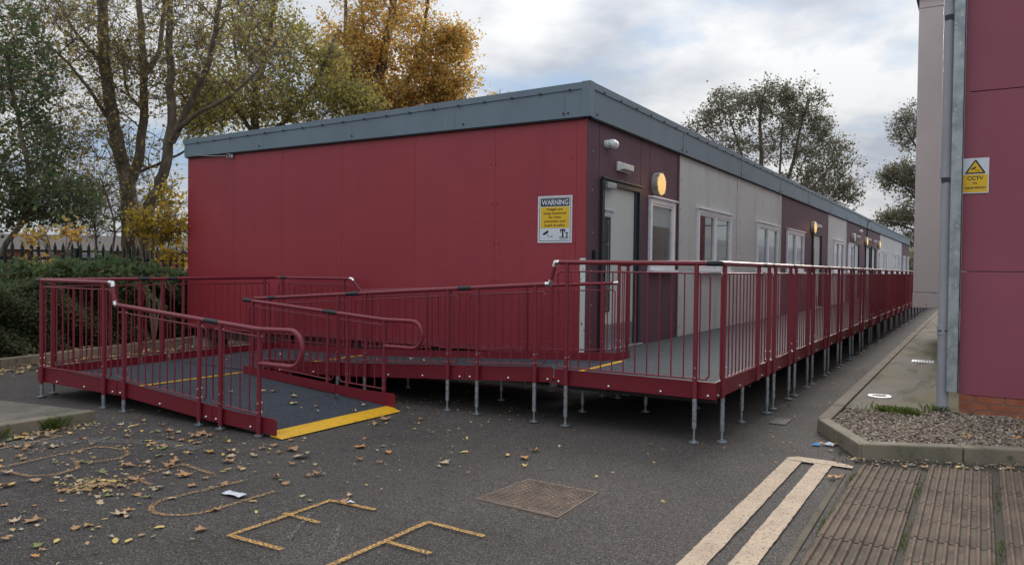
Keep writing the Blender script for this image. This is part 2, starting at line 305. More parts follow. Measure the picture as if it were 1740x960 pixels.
# raised path beside the crimson building
p = MB(); p.prism([(-.05, -3.13), (.42, -4.4), (1, -4.4), (70, -4.4), (70, -3.02), (20, -3.04)], -.05, .118); tag(p.build('path', 'path', smooth=False), kind='structure')
def kerb_run(pts, wdt, z1, m, nm='kerb_stone', root=None, step=.915):
    """pts = outer line; the kerb lies to the side given by wdt's sign; one stone per piece"""
    for (x0, y0), (x1, y1) in zip(pts, pts[1:]):
        d = Vector((x1 - x0, y1 - y0)); L = d.length; d.normalize(); nn = Vector((-d.y, d.x)) * wdt; k = max(1, round(L / step))
        for i in range(k):
            a = Vector((x0, y0)) + d * (L * i / k + .004); b = Vector((x0, y0)) + d * (L * (i + 1) / k - .004)
            if i > 34: a, b = a, Vector((x1, y1)); 
            dz = rnd.uniform(-.003, .003)
            q = [(a.x, a.y), (b.x, b.y), (b.x + nn.x, b.y + nn.y), (a.x + nn.x, a.y + nn.y)]
            mb = MB(); mb.prism(q if wdt > 0 else q[::-1], -.08, z1 + dz); mb.build(nm, m, root, smooth=False, bevel=.012)
            if i > 34: break
kr = thing('kerb', 'concrete kerb with a chamfered corner edging the gravel bed and long path', 'kerb', (-.8, -3, 0))
kerb_run([(-1.88, -3.50), (-.86, -2.99)], -.125, .122, 'kerb', root=kr, step=1.2)
kerb_run([(-.84, -2.985), (32, -2.86)], -.125, .122, 'kerbbrown', root=kr)
kerb_run([(-1.885, -3.52), (-1.2, -4.99), (-.6, -6.3)][::1], .13, .125, 'kerb', root=kr, step=.9)
# gravel bed
gb = MB(); gb.prism([(-1.75, -3.56), (-.9, -3.11), (-.06, -3.13), (.5, -4.15), (.5, -6.2), (-.5, -6.2)], -.05, .102); tag(gb.build('gravel_bed', 'soil', smooth=False), kind='structure')
ICO = None
def ico_base():
    t = (1 + 5 ** .5) / 2
    v = np.array([(-1, t, 0), (1, t, 0), (-1, -t, 0), (1, -t, 0), (0, -1, t), (0, 1, t), (0, -1, -t), (0, 1, -t), (t, 0, -1), (t, 0, 1), (-t, 0, -1), (-t, 0, 1)], float); v /= np.linalg.norm(v[0])
    f = np.array([(0, 11, 5), (0, 5, 1), (0, 1, 7), (0, 7, 10), (0, 10, 11), (1, 5, 9), (5, 11, 4), (11, 10, 2), (10, 7, 6), (7, 1, 8), (3, 9, 4), (3, 4, 2), (3, 2, 6), (3, 6, 8), (3, 8, 9), (4, 9, 5), (2, 4, 11), (6, 2, 10), (8, 6, 7), (9, 8, 1)])
    return v, f
def stones(name, P, size, m, seed=1):
    g = np.random.default_rng(seed); v, f = ico_base(); n = len(P)
    S = size * g.uniform(.45, 1.25, (n, 1, 1)) * g.uniform(.55, 1.2, (n, 1, 3)) * np.array([1, 1, .7])
    J = 1 + g.uniform(-.18, .18, (n, 12, 3)); a = g.uniform(0, 6.28, n); ca, sa = np.cos(a), np.sin(a)
    V = v[None] * J * S; x = V[..., 0] * ca[:, None] - V[..., 1] * sa[:, None]; y = V[..., 0] * sa[:, None] + V[..., 1] * ca[:, None]
    V = np.stack([x, y, V[..., 2]], -1) + P[:, None, :]
    F = f[None] + (np.arange(n) * 12)[:, None, None]
    return fast_mesh(name, V.reshape(-1, 3), F.reshape(-1, 3), m)
def in_poly(P, poly):
    x, y = P[:, 0], P[:, 1]; ins = np.zeros(len(P), bool); n = len(poly)
    for i in range(n):
        (x1, y1), (x2, y2) = poly[i], poly[(i + 1) % n]
        c = ((y1 > y) != (y2 > y)) & (x < (x2 - x1) * (y - y1) / (y2 - y1 + 1e-12) + x1); ins ^= c
    return ins
poly = [(-1.73, -3.57), (-.9, -3.13), (-.1, -3.15), (.33, -4.1), (.33, -5.9), (-.62, -5.9)]
P = np.c_[rng.uniform(-1.8, .5, 17000), rng.uniform(-6, -3.1, 17000), np.full(17000, .102)]
P = P[in_poly(P, poly)]; P[:, 2] += rng.uniform(-.004, .014, len(P)) + .02 * np.clip((P[:, 0] + .3) / .6, 0, 1)
tag(link('gravel', stones('gravel', P, .0145, 'stone')), kind='stuff')
P = np.c_[rng.uniform(-2.35, -1.1, 1500), rng.uniform(-5.5, -3.3, 1500), np.full(1500, .008)]
dK = (P[:, 0] + 1.885) - (-(P[:, 1] + 3.52)) * .466
P = P[(dK < -.01) & (dK > -.32 + .25 * rng.random(1500))]
tag(link('loose_pebbles', stones('loose_pebbles', P, .013, 'stone', 4)), kind='stuff')

# ribbed paving
pv = MB(); pv.prism([(-2.2, -3.50), (-1.95, -3.55), (-1.15, -5.6), (-9, -5.6), (-9, -3.62)], -.03, -.003); tag(pv.build('paving_bed', 'joint', smooth=False), kind='structure')
paving = tag(MB().box(-9, -8.98, -5.6, -5.58, -.03, -.01).build('paving', 'joint', smooth=False), kind='structure')
def slab_mesh(L=.390, Wd=.425, ribs=8):
    mb = MB(); n = ribs; prof = []
    for i in range(n):
        c = -Wd / 2 + Wd * (i + .5) / n
        prof += [(c - Wd * .25 / n * 1, 0), (c - Wd * .12 / n, .015), (c + Wd * .12 / n, .015), (c + Wd * .25 / n, 0)]
    prof = [(-Wd / 2, 0)] + prof + [(Wd / 2, 0)]
    k = len(prof); vs = [(x, y, z) for x in (-L / 2, L / 2) for (y, z) in prof] + [(x, y, -.04) for x in (-L / 2, L / 2) for y in (-Wd / 2, Wd / 2)]
    fs = [(i, k + i, k + i + 1, i + 1) for i in range(k - 1)]
    b = 2 * k; fs += [tuple(range(k)) + (b + 1, b), tuple(range(k, 2 * k))[::-1] + (b + 2, b + 3), (0, b, b + 2, k), (k - 1, 2 * k - 1, b + 3, b + 1)]
    mb.add(vs, fs)
    for i in range(k - 1):
        if i % 4 in (1, 2, 3): mb.mi[i] = 1
    return mb.build('paving_slab', ['slab', 'rib'], mesh_only=True, smooth=False)
sm = slab_mesh()
for ci, yc in enumerate([-3.762, -4.235, -4.715, -5.18]):
    for r_ in range(14):
        x = -2.32 + ci * .22 - r_ * .402 + (0, .06, .01, .05)[ci]
        if ci == 0 and r_ == 0: x -= .0
        o = link('paving_slab', sm, paving, (x, yc + rnd.uniform(-.001, .001), .008 + rnd.uniform(-.002, .002))); o.rotation_euler = (rnd.uniform(-.006, .006), rnd.uniform(-.006, .006), rnd.uniform(-.003, .003))
ed = MB(); ed.prism([(-2.45, -3.44), (-2.45, -3.478), (-9, -3.555), (-9, -3.515)][::-1], -.04, .001); tag(ed.build('edging_strip', 'slab', smooth=False), kind='structure')
# double yellow-white lines with end bar
def sheet(name, polys, m, z=.004, jit=0):
    mb = MB()
    for q in polys:
        if jit:
            qq = []
            for (a, b) in zip(q, q[1:] + q[:1]):
                L = math.dist(a, b); k = max(1, int(L / .05))
                for i in range(k): t = i / k; qq.append((a[0] + (b[0] - a[0]) * t + rnd.uniform(-jit, jit), a[1] + (b[1] - a[1]) * t + rnd.uniform(-jit, jit)))
            q = qq
        mb.add([(x, y, z) for x, y in q], [tuple(range(len(q)))])
    return mb.build(name, m, smooth=False)
tag(sheet('road_marking', [[(-9.5, -3.155), (-2.27, -3.115), (-2.27, -2.985), (-9.5, -3.005)], [(-9.5, -3.385), (-2.27, -3.345), (-2.27, -3.215), (-9.5, -3.245)], [(-2.28, -3.50), (-2.20, -3.50), (-2.12, -3.35), (-2.11, -3.05), (-2.18, -2.985), (-2.28, -2.985)]], 'line', .004, .0028), kind='structure')
# sprayed letters on the asphalt (strokes as worn paint)
def stroke(pts, w=.04):
    mb = []
    for (a, b) in zip(pts, pts[1:]):
        d = Vector((b[0] - a[0], b[1] - a[1])); d.normalize(); n = Vector((-d.y, d.x)) * w / 2; e = d * w * .3
        mb.append([(a[0] - e.x + n.x, a[1] - e.y + n.y), (a[0] - e.x - n.x, a[1] - e.y - n.y), (b[0] + e.x - n.x, b[1] + e.y - n.y), (b[0] + e.x + n.x, b[1] + e.y + n.y)])
    return mb
def letter(strokes, z=.004, m='graf', w=.038, nm='painted_letter'):
    for k, s_ in enumerate(strokes):
        for q in stroke(s_, w): LET.append((q, m, z + .0005 * (len(LET) % 5)))
LET = []
def arc(cx, cy, rx, ry, a0, a1, n=8): return [(cx + rx * math.cos(R(a0 + (a1 - a0) * i / n)), cy + ry * math.sin(R(a0 + (a1 - a0) * i / n))) for i in range(n + 1)]
letter([[(-5.19, -.66), (-6.0, -.66), (-5.99, -1.07)], [(-5.19, -.66), (-5.18, -1.03)], [(-5.55, -.62), (-5.56, -.92)]])
letter([[(-6.1, -1.47), (-5.18, -1.475), (-5.20, -1.89)], [(-5.58, -1.48), (-5.59, -1.79)]])
letter([[(-5.17, .20), (-5.75, .26)] + arc(-5.75, .04, .24, .23, 90, 270) + [(-5.26, -.19)]], m='graf_faint', w=.036)
letter([[(-6.0, .93), (-5.15, .97), (-5.2, .55)], [(-5.6, .95), (-5.62, .66)]], m='graf_faint', w=.036)
letter([[(-6.0, 2.02), (-5.2, 2.08)] + [(-5.14, 1.95), (-5.13, 1.75), (-5.2, 1.60), (-5.35, 1.55), (-5.5, 1.60), (-5.56, 1.72), (-5.52, 1.86)], [(-5.56, 1.72), (-5.66, 1.52), (-5.85, 1.47), (-5.98, 1.60), (-6.02, 1.95)]], m='graf_faint', w=.036)
letter([[(-6.0, 2.62), (-5.12, 2.72), (-5.35, 3.0)], [(-5.6, 2.68), (-5.62, 2.95)]], m='graf_faint', w=.036)
letter([[(-5.45, -.75), (-5.85, -.98)], [(-5.5, -1.05), (-5.9, -1.35)]], m='ghost', w=.03)
letter([[(-6.3, 3.05), (-5.5, 2.75), (-5.05, 2.3), (-4.8, 1.8), (-4.75, 1.35)]], z=.003, m='ghost', w=.16)
for mname in ('graf', 'graf_faint', 'ghost'):
    mb = MB()
    for q, m_, z_ in LET:
        if m_ == mname: mb.add([(x, y, z_) for x, y in q], [(0, 1, 2, 3)])
    tag(mb.build('road_marking', mname, smooth=False), kind='structure')
# iron cover in the asphalt
mc = thing('manhole_cover', 'rusty square iron cover with wavy tread set in the asphalt', 'manhole cover', (-4.33, -1.63, 0))
hc = [(-4.66, -1.51), (-4.06, -1.38), (-3.985, -2.01), (-4.60, -2.14)]
hc = [(-4.62, -1.44), (-3.985, -1.49), (-4.01, -2.08), (-4.66, -2.10)]
MB().prism(hc[::-1], -.03, .002).build('surround', 'iron', mc, smooth=False)
inn = [(a + (-4.32 - a) * .055, b + (-1.78 - b) * .055) for a, b in hc]
MB().prism(inn[::-1], -.02, .004).build('lid', 'iron', mc, smooth=False)
tr = MB()
for i in range(15):
    for j in range(11):
        u_, v_ = (i + .5 + .25 * (j % 2)) / 15.5, (j + .5) / 11
        a = Vector(inn[0]).lerp(Vector(inn[1]), u_); b = Vector(inn[3]).lerp(Vector(inn[2]), u_); c_ = a.lerp(b, v_)
        c_ += Vector((.006 * math.sin(j * 1.7 + i), .006 * math.sin(i * 1.3)))
        pts = [Vector((c_.x + .010 * math.sin(t * 3.1 + .5 * i), c_.y + (t - .5) * .046, .005)) for t in (0, .5, 1)]
        tr.tube(pts, .0065, 4)
tr.build('tread', 'iron', mc)
# round cover and drain grate on the path
pc = thing('access_cover', 'white rimmed round access cover on the mossy path', 'drain cover', (1.0, -3.36, .12))
MB().disc((1.0, -3.36, .119), (0, 0, 1), .125, .012, 28).build('rim', 'white', pc); MB().disc((1.0, -3.36, .132), (0, 0, 1), .085, .003, 24).build('lid', 'block', pc)
dg = thing('drain_grate', 'pale slotted rectangular drain grate further along the mossy path', 'drain grate', (5.36, -3.56, .12))
g_ = MB(); g_.box(5.20, 5.24, -3.72, -3.40, .118, .130); g_.box(5.48, 5.52, -3.72, -3.40, .118, .130)
g_.build('rim', 'white', dg, smooth=False)
g_ = MB()
for i in range(8): g_.box(5.245, 5.475, -3.715 + i * .041, -3.69 + i * .041, .118, .129)
g_.build('bar', 'white', dg, smooth=False)
oc = thing('iron_cover', 'small flat iron cover in the asphalt beside the walkway legs', 'drain cover', (-.55, -2.55, 0))
MB().prism([(-.75, -2.50), (-.42, -2.50), (-.42, -2.66), (-.75, -2.66)][::-1], -.02, .000).build('lid', 'chassis', oc, smooth=False)

# low concrete platform at the left
isl = thing('concrete_platform', 'low concrete kerbed platform at the left in front of the ramp landing', 'kerb', (-5, 3.6, 0))
for (xa, xb) in ((-4.905, -4.56), (-5.82, -4.915), (-6.8, -5.83)):
    MB().prism([(xa, 3.30), (xa, 3.165), (xb, 3.165), (xb, 3.30)], -.05, .10).build('kerb_stone', 'kerb', isl, smooth=False, bevel=.012)
MB().prism([(-6.8, 3.304), (-4.56, 3.304), (-4.77, 4.55), (-6.8, 4.6)], -.05, .092).build('slab', 'platform', isl, smooth=False, bevel=.01)

# ------------------------------------------------------------------ leafy planting bed, kerb
bed = MB(); bed.prism([(-12, 6.6), (-3.2, 7.98), (-1.7, 8.35), (.7, 8.95), (3, 9.3), (60, 9.3), (60, 40), (-40, 40), (-40, 6.6)], -.05, .10); tag(bed.build('planting_bed', 'soil', smooth=False), kind='structure')
k2 = thing('kerb', 'mossy concrete kerb along the front of the hedge bed', 'kerb', (-2, 8.2, 0))
kerb_run([(-8, 7.1), (-3.2, 7.96), (-1.7, 8.32), (.7, 8.92), (3, 9.27)], .12, .14, 'kerb', root=k2)
# ------------------------------------------------------------------ long modular building
BL, BW, ZB, ZT0, ZT1, ZW = 51.4, 8.07, 3.52, 3.96, 3.83, .454
bd = thing('modular_building', 'long flat roofed modular building with red end wall and slate blue fascia', 'building', (0, 0, 0))
def ztop(y): return ZT0 + (ZT1 - ZT0) * y / BW
# end wall panels
sx = [0.0, .146, 1.395, 2.785, 4.25, 5.6, 6.81, 8.07]
for i, (a, b) in enumerate(zip(sx, sx[1:])):
    mb = MB()
    if i == 0:  # narrow panel whose lower part has lost its cladding beside the corner
        mb.box(0, .05, .002, .145, 1.72, ZB + .02); mb.box(0, .05, .085, .145, ZW, 1.72)
    else: mb.box(0, .05, a + .0008, b - .0008, ZW, ZB + .02)
    mb.build('wall_panel', 'wallred2' if i in (0, 1, 2) else 'wallred', bd, smooth=False, bevel=.003)
MB().box(.004, .05, .003, .083, ZW + .02, 1.716).build('exposed_timber', 'strip', bd, smooth=False)
# faded strip along the bottom
MB().box(-.012, .0, .9, BW - .02, ZW - .03, ZW + .055).build('skirting_strip', 'redfade', bd, smooth=False)
st = MB()
for (y, z0, z1) in ((6.81, 1.0, 3.2),): st.box(-.003, 0, y - .012, y + .010, z0, z1)
st.build('joint_cover', 'redfade', bd, smooth=False)
# screws of the end wall
mb = MB()
for y in (.19, .9, 1.36, 1.43): 
    for z in (.9, 1.4, 1.9, 2.45, 3.0):
        if abs(y - .9) < .01: continue
        mb.disc((0, y + .03 * math.sin(z * 9), z), (-1, 0, 0), .010, .006, 8)
o = mb.build('screw', 'plate', bd)
# long facade openings
WIN = [(2.157, 3.26, 1), (4.48, 6.6, 2), (8.73, 10.80, 2), (11.85, 14.06, 2), (19.3, 21.5, 2), (22.57, 23.97, 1), (32.2, 33.4, 1), (34.5, 36.8, 2), (40.4, 41.8, 1), (42.6, 44.5, 2), (46.6, 48.4, 2), (49.8, 51.1, 1)]
DOOR = [(.40, 1.76), (15.42, 16.9), (24.15, 25.65), (27.75, 29.3), (29.85, 31.3)]
WZ0, WZ1, DZ0, DZ1 = 1.575, 2.67, .46, 2.77
bounds = [(.004, .37, 'p'), (.37, 1.82, 'p'), (1.82, 2.18, 'p'), (2.18, 3.49, 'p'), (3.49, 5.1, 'g'), (5.1, 5.8, 'g'), (5.8, 7.13, 'g'), (7.13, 8.63, 'g'), (8.63, 9.29, 'g'), (9.29, 10.85, 'g'), (10.85, 11.18, 'g'), (11.18, 12.45, 'p'), (12.45, 13.06, 'p'), (13.06, 14.5, 'p'), (14.5, 15.3, 'p'), (15.3, 16.95, 'p'), (16.95, 18.2, 'p'), (18.2, 20, 'g'), (20, 20.8, 'g'), (20.8, 22.2, 'g'), (22.2, 24.05, 'p'), (24.05, 25.75, 'p'), (25.75, 27.6, 'p'), (27.6, 29.5, 'p'), (29.5, 31.5, 'p'), (31.5, 33.4, 'p'), (33.4, 35.6, 'g'), (35.6, 38, 'g'), (38, 40.3, 'g'), (40.3, 43, 'g'), (43, 45.7, 'g'), (45.7, 48.5, 'p'), (48.5, BL, 'p')]
ops = [(a, b, WZ0, WZ1) for a, b, _ in WIN] + [(a, b, 0, DZ1) for a, b in DOOR]
for (a, b, k) in bounds:
    mb = MB(); cuts = sorted({a, b} | {c for o_ in ops for c in o_[:2] if a < c < b})
    for x0, x1 in zip(cuts, cuts[1:]):
        mid = (x0 + x1) / 2; o_ = [q for q in ops if q[0] < mid < q[1]]
        e0 = .006 if x0 == a else 0; e1 = .006 if x1 == b else 0
        if not o_: mb.box(x0 + e0, x1 - e1, -.002, .05, .40, ZB + .02)
        else:
            if o_[0][2] > .5: mb.box(x0 + e0, x1 - e1, -.002, .05, .40, o_[0][2])
            mb.box(x0 + e0, x1 - e1, -.002, .05, o_[0][3], ZB + .02)
    mname = 'purple' if k == 'p' else 'grey'
    whole = [q for q in ops if q[0] <= a + .01 and q[1] >= b - .01 and q[2] > .5]
    if whole:
        for z0, z1 in ((.40, whole[0][2]), (whole[0][3], ZB + .02)): MB().box(a + .003, b - .003, -.002, .05, z0, z1).build('wall_panel', mname, bd, smooth=False)
    else: mb.build('wall_panel', mname, bd, smooth=False)
# raised cover strips and screw heads
for x in (3.49, 7.13, 11.18, 18.2, 22.2, 33.4): MB().box(x - .03, x + .03, -.014, -.003, .44, ZB).build('cover_strip', 'grey' if x > 3.5 else 'purple', bd, smooth=False)
MB().box(10.98, 11.14, -.01, -.003, .44, ZB).build('cover_strip', 'white' if 0 else 'grey', bd, smooth=False)
mb = MB()
for x in (.17, 3.62, 6.98, 7.30, 11.08, 14.35, 14.65, 18.05, 18.35):
    for z in (.62, 1.1, 1.55, 2.05, 2.6, 3.1): mb.disc((x, -.002, z), (0, -1, 0), .014, .008, 8)
mb.build('screw', 'galv', bd)
# core behind the cladding and floor frame
mb = MB(); mb.box(.05, .09, .06, BW, .42, ZB); mb.box(.05, BL, BW - .06, BW, .42, ZB); mb.box(BL - .06, BL, 0, BW, .4, ZB)
mb.box(.1, BL - .1, .1, BW - .1, .36, .44); mb.build('wall_core', 'darkgap', bd, smooth=False)
mb = MB()
for y in (.12, 2.6, 5.3, 7.8): mb.box(.06, BL, y, y + .12, .26, .42)
mb.box(.06, .16, .12, 7.95, .26, .42); mb.box(1.2, 1.3, .12, 7.95, .26, .42); mb.build('chassis', 'chassis', bd, smooth=False)
for i, y in enumerate([.25, 2.0, 3.65, 5.3, 6.6, 7.75]): MB().box(.12, .56, y - .12, y + .32, -.02, .26).build('support_block', 'block', bd, smooth=False, bevel=.01)
MB().box(.3, .34, 1.5, 6.4, .16, .25).build('floor_board', 'timber', bd, smooth=False)
mb = MB()
for i in range(28): mb.box(1.7 * i + 1, 1.7 * i + 1.3, .3, .6, -.02, .26)
mb.build('support_block', 'block', bd, smooth=False)
mb = MB(); mb.box(.9, BL, 3.2, 3.24, -.02, .3); mb.build('underfloor_skirt', 'chassis', bd, smooth=False)
# interior
mb = MB(); mb.box(.09, BL - .07, 2.6, 2.64, .44, ZB - .1); mb.box(.09, BL - .07, .06, 2.62, ZB - .25, ZB - .2)
for x in (3.7, 7.4, 11.2, 14.8, 18.3, 22.2, 26, 29.6, 33.4, 38, 45.5): mb.box(x, x + .06, .06, 2.6, .44, ZB - .2)
mb.build('interior_wall', 'interior', bd, smooth=False)
mb = MB()
for (a, b, k) in WIN[:8]:
    mb.box(a + .1, (a + b) / 2, 1.2, 1.9, .44, 1.95); mb.box((a + b) / 2 + .1, b - .1, .9, 1.5, .44, 1.8)
mb.build('cupboard', 'intdark', bd, smooth=False)
# roof and fascia: lapped sheets with a top flashing
def yz(y, z): return z
rf = MB(); rf.add([(.0, .0, ZT0 - .05), (BL, 0, ZT0 - .05), (BL, BW, ZT1 - .05), (0, BW, ZT1 - .05), (0, 0, ZB), (BL, 0, ZB), (BL, BW, ZB), (0, BW, ZB)], [(0, 1, 2, 3), (7, 6, 5, 4)]); rf.build('roof', 'fasciad', bd, smooth=False)
fy = [-.055, .30, 2.05, 4.0, 6.0, BW + .03]
for a, b in zip(fy, fy[1:]):
    x0 = -.055; mb = MB()
    mb.hexa([(x0, a + .002, ZB), (-.004, a + .002, ZB), (-.004, b - .002, ZB), (x0, b - .002, ZB), (x0, a + .002, ztop(a) - .075), (-.004, a + .002, ztop(a) - .075), (-.004, b - .002, ztop(b) - .075), (x0, b - .002, ztop(b) - .075)])
    mb.build('fascia_sheet', 'fascia', bd, smooth=False)
mb = MB(); a, b = -.069, BW + .05
mb.hexa([(-.069, a, ztop(0) - .085), (.08, a, ztop(0) - .085), (.08, b, ztop(BW) - .085), (-.069, b, ztop(BW) - .085), (-.069, a, ztop(0)), (.08, a, ztop(0) + .004), (.08, b, ztop(BW) + .004), (-.069, b, ztop(BW))])
mb.build('roof_trim', 'fascia', bd, smooth=False)
fx = [-.055, .12] + [3.66 * i + 3.6 for i in range(13)] + [BL + .03]
for a, b in zip(fx, fx[1:]):
    lap = .004 if a > 1 else 0
    MB().box(a + .002, b - .002, -.055, -.006, ZB - .002, ZT0 - .077).build('fascia_sheet', 'fascia', bd, smooth=False)
    if a > 1: MB().box(a - .055, a + .055, -.060, -.0555, ZB - .004, ZT0 - .077).build('joint_cover', 'fascia', bd, smooth=False)
MB().box(.082, BL + .05, -.069, .08, ZT0 - .087, ZT0 + .002).build('roof_trim', 'fascia', bd, smooth=False)
MB().box(-.071, .05, -.071, .05, ZB - .003, ZT0 + .005).build('corner_cover', 'fascia', bd, smooth=False)
MB().box(-.050, .0, .02, BW, ZB - .022, ZB - .001).build('shadow_gap', 'darkgap', bd, smooth=False)
MB().box(.02, BL, -.050, -.004, ZB - .022, ZB - .003).build('shadow_gap', 'darkgap', bd, smooth=False)
mb = MB()
for i in range(18): y = .22 + i * .44; mb.tube([(-.07, y, ztop(y) - .085), (-.085, y, ztop(y) - .085)], .016, 8)
for i in range(90): x = .35 + i * .56; mb.tube([(x, -.07, ZT0 - .075), (x, -.084, ZT0 - .075)], .014, 8)
for y in (.25, .32, 1.9, 4.0, 6.1): mb.tube([(-.055, y, ZB + .06), (-.066, y, ZB + .06)], .014, 8)
for x in [.05, .17] + [3.66 * i + 3.6 + s for i in range(9) for s in (-.12, .12)]: mb.tube([(x, -.06, ZB + .05), (x, -.07, ZB + .05)], .014, 8)
mb.build('screw', 'fasciad', bd)

# windows
for wi, (a, b, k) in enumerate(WIN):
    fr = MB(); f = .075; y0 = -.045
    fr.box(a, b, y0, .05, WZ1 - f, WZ1); fr.box(a, b, y0, .05, WZ0, WZ0 + f); fr.box(a, a + f, y0, .05, WZ0 + f, WZ1 - f); fr.box(b - f, b, y0, .05, WZ0 + f, WZ1 - f)
    if k == 2: c = (a + b) / 2; fr.box(c - .05, c + .05, y0, .05, WZ0 + f, WZ1 - f)
    w = fr.build('window', 'white', bd, smooth=False, bevel=.005)
    MB().box(a - .02, b + .02, -.085, -.0, WZ1 + .002, WZ1 + .03).build('drip_cap', 'white', w, smooth=False, bevel=.004)
    MB().box(a - .03, b + .03, -.10, -.0, WZ0 - .045, WZ0 - .002).build('sill', 'white', w, smooth=False, bevel=.006)
    cs = [(a + f, b - f)] if k == 1 else [(a + f, c - .05), (c + .05, b - f)]
    for ci, (x0, x1) in enumerate(cs):
        s_ = MB(); g = .035; za, zb = WZ0 + f, WZ1 - f
        s_.box(x0, x1, -.03, .03, zb - g, zb); s_.box(x0, x1, -.03, .03, za, za + g); s_.box(x0, x0 + g, -.03, .03, za + g, zb - g); s_.box(x1 - g, x1, -.03, .03, za + g, zb - g)
        s_.build('sash', 'white', w, smooth=False)
        MB().box(x0 + g, x1 - g, .0, .006, za + g, zb - g).build('pane', 'glass', w, smooth=False)
        if wi < 9:
            h = [.34, .0, .42, .36, .36, .36, .5, .3, .5][wi] if not (wi == 1 and ci == 1) else .42
            if h: MB().box(x0 + .01, x1 - .01, .022, .030, zb - h, zb + .05).build('blind', 'blind', w, smooth=False)
# doors
for di, (a, b) in enumerate(DOOR):
    fr = MB(); f = .07
    fr.box(a, a + f, -.05, .06, .47, DZ1); fr.box(b - f, b, -.05, .06, .47, DZ1); fr.box(a + f, b - f, -.05, .06, DZ1 - f, DZ1)
    d = fr.build('door', 'frame', bd, smooth=False, bevel=.004)
    fr = MB(); fr.box(b - f - .10, b - f, -.02, .07, .47, DZ1 - f); fr.build('reveal', 'frame', d, smooth=False)
    MB().box(a - .03, b + .04, -.075, -.03, DZ1 + .002, DZ1 + .03).build('drip_cap', 'frame', d, smooth=False, bevel=.004)
    lf = MB(); x0, x1 = a + f, b - f - .10; gx0, gx1 = x0 + .08, x0 + .26; gz0, gz1 = 1.02, 2.26
    lf.box(x0, gx0, .0, .045, .5, DZ1 - f); lf.box(gx1, x1, .0, .045, .5, DZ1 - f); lf.box(gx0, gx1, .0, .045, .5, gz0); lf.box(gx0, gx1, .0, .045, gz1, DZ1 - f)
    lf.build('leaf', 'door', d, smooth=False)
    gf = MB(); gf.box(gx0 - .02, gx1 + .02, -.012, -.001, gz1, gz1 + .025); gf.box(gx1, gx1 + .02, -.012, -.001, gz0, gz1); gf.box(gx0 - .02, gx0, -.012, -.001, gz0, gz1); gf.box(gx0 - .02, gx1 + .02, -.012, -.001, gz0 - .025, gz0)
    gf.build('vision_bead', 'frame', d, smooth=False); MB().box(gx0, gx1, .012, .02, gz0, gz1).build('pane', 'glass', d, smooth=False)
    MB().box(x0, x1, -.004, -.001, .505, .82).build('kick_plate', 'galv', d, smooth=False)
    MB().box(a, b, -.10, .06, .462, .495).build('threshold', 'galv', d, smooth=False, bevel=.004)
    hd = MB(); hd.tube([(x0 + .045, -.0, 1.35), (x0 + .045, -.06, 1.35), (x0 + .045, -.06, 1.62), (x0 + .045, 0, 1.62)], .011, 8); hd.build('handle', 'chrome', d)
    if di == 0:
        cb = MB().box(.46, .74, -.10, -.002, 2.655, 2.735).build('door_closer', 'galv', d, smooth=False, bevel=.008)
        MB().box(.545, .885, -.006, -.001, 2.315, 2.395).build('notice', 'signwhite', d, smooth=False)
        mb = MB(); mb.box(.555, .575, -.008, -.0062, 2.33, 2.38); mb.box(.715, .735, -.008, -.0062, 2.33, 2.38)
        for q in range(3): mb.box(.585, .69, -.008, -.0062, 2.335 + q * .016, 2.343 + q * .016); mb.box(.745, .87, -.008, -.0062, 2.335 + q * .016, 2.343 + q * .016)
        mb.build('notice_print', 'signink', d, smooth=False)
    if di in (0, 1):
        mb = MB(); mb.box(gx0 + .02, gx1 - .01, .004, .010, 1.95, 2.2); mb.box(gx0 + .02, gx1 - .01, .004, .010, 1.62, 1.9)
        mb.build('poster', 'intdark', d, smooth=False)

# wall fittings
def round_lamp(x, z, lit, label, r=.18, grp=None):
    t = thing('wall_lamp', label, 'lamp', (x, -.01, z), grp)
    MB().tube([(x, -.003, z), (x, -.085, z), (x, -.10, z)], [r, r, r * .96], 32).build('housing', 'lampring', t)
    MB().tube([(x, -.098, z), (x, -.115, z), (x, -.128, z), (x, -.133, z)], [r * .93, r * .90, r * .7, r * .2], 32).build('lens', 'lamp' if lit else 'lampoff', t)
    if lit:
        ld = bpy.data.lights.new('lamp_light', 'POINT'); ld.energy = .7; ld.color = (1, .55, .22); ld.shadow_soft_size = .12; lo = bpy.data.objects.new('lamp_light', ld); C.objects.link(lo); lo.parent = t; lo.location = (0, -.27, 0)
    for k in range(6): a = k * math.pi / 3 + .3; MB().box(x + r * 1.0 * math.cos(a) - .012, x + r * 1.0 * math.cos(a) + .012, -.112, -.06, z + r * 1.0 * math.sin(a) - .012, z + r * 1.0 * math.sin(a) + .012).build('clip', 'lampring', t, smooth=False)
round_lamp(2.43, 2.895, True, 'lit round amber wall lamp above the nearest window, beside the first door')
round_lamp(15.35, 2.90, True, 'lit round amber wall lamp above the second door')
round_lamp(23.75, 2.93, False, 'unlit round white wall lamp above the narrow window by the third door')
round_lamp(27.6, 2.93, True, 'lit round amber wall lamp beside the fourth door, before the paired doors')
round_lamp(32.5, 2.95, True, 'lit round amber wall lamp after the fifth door')
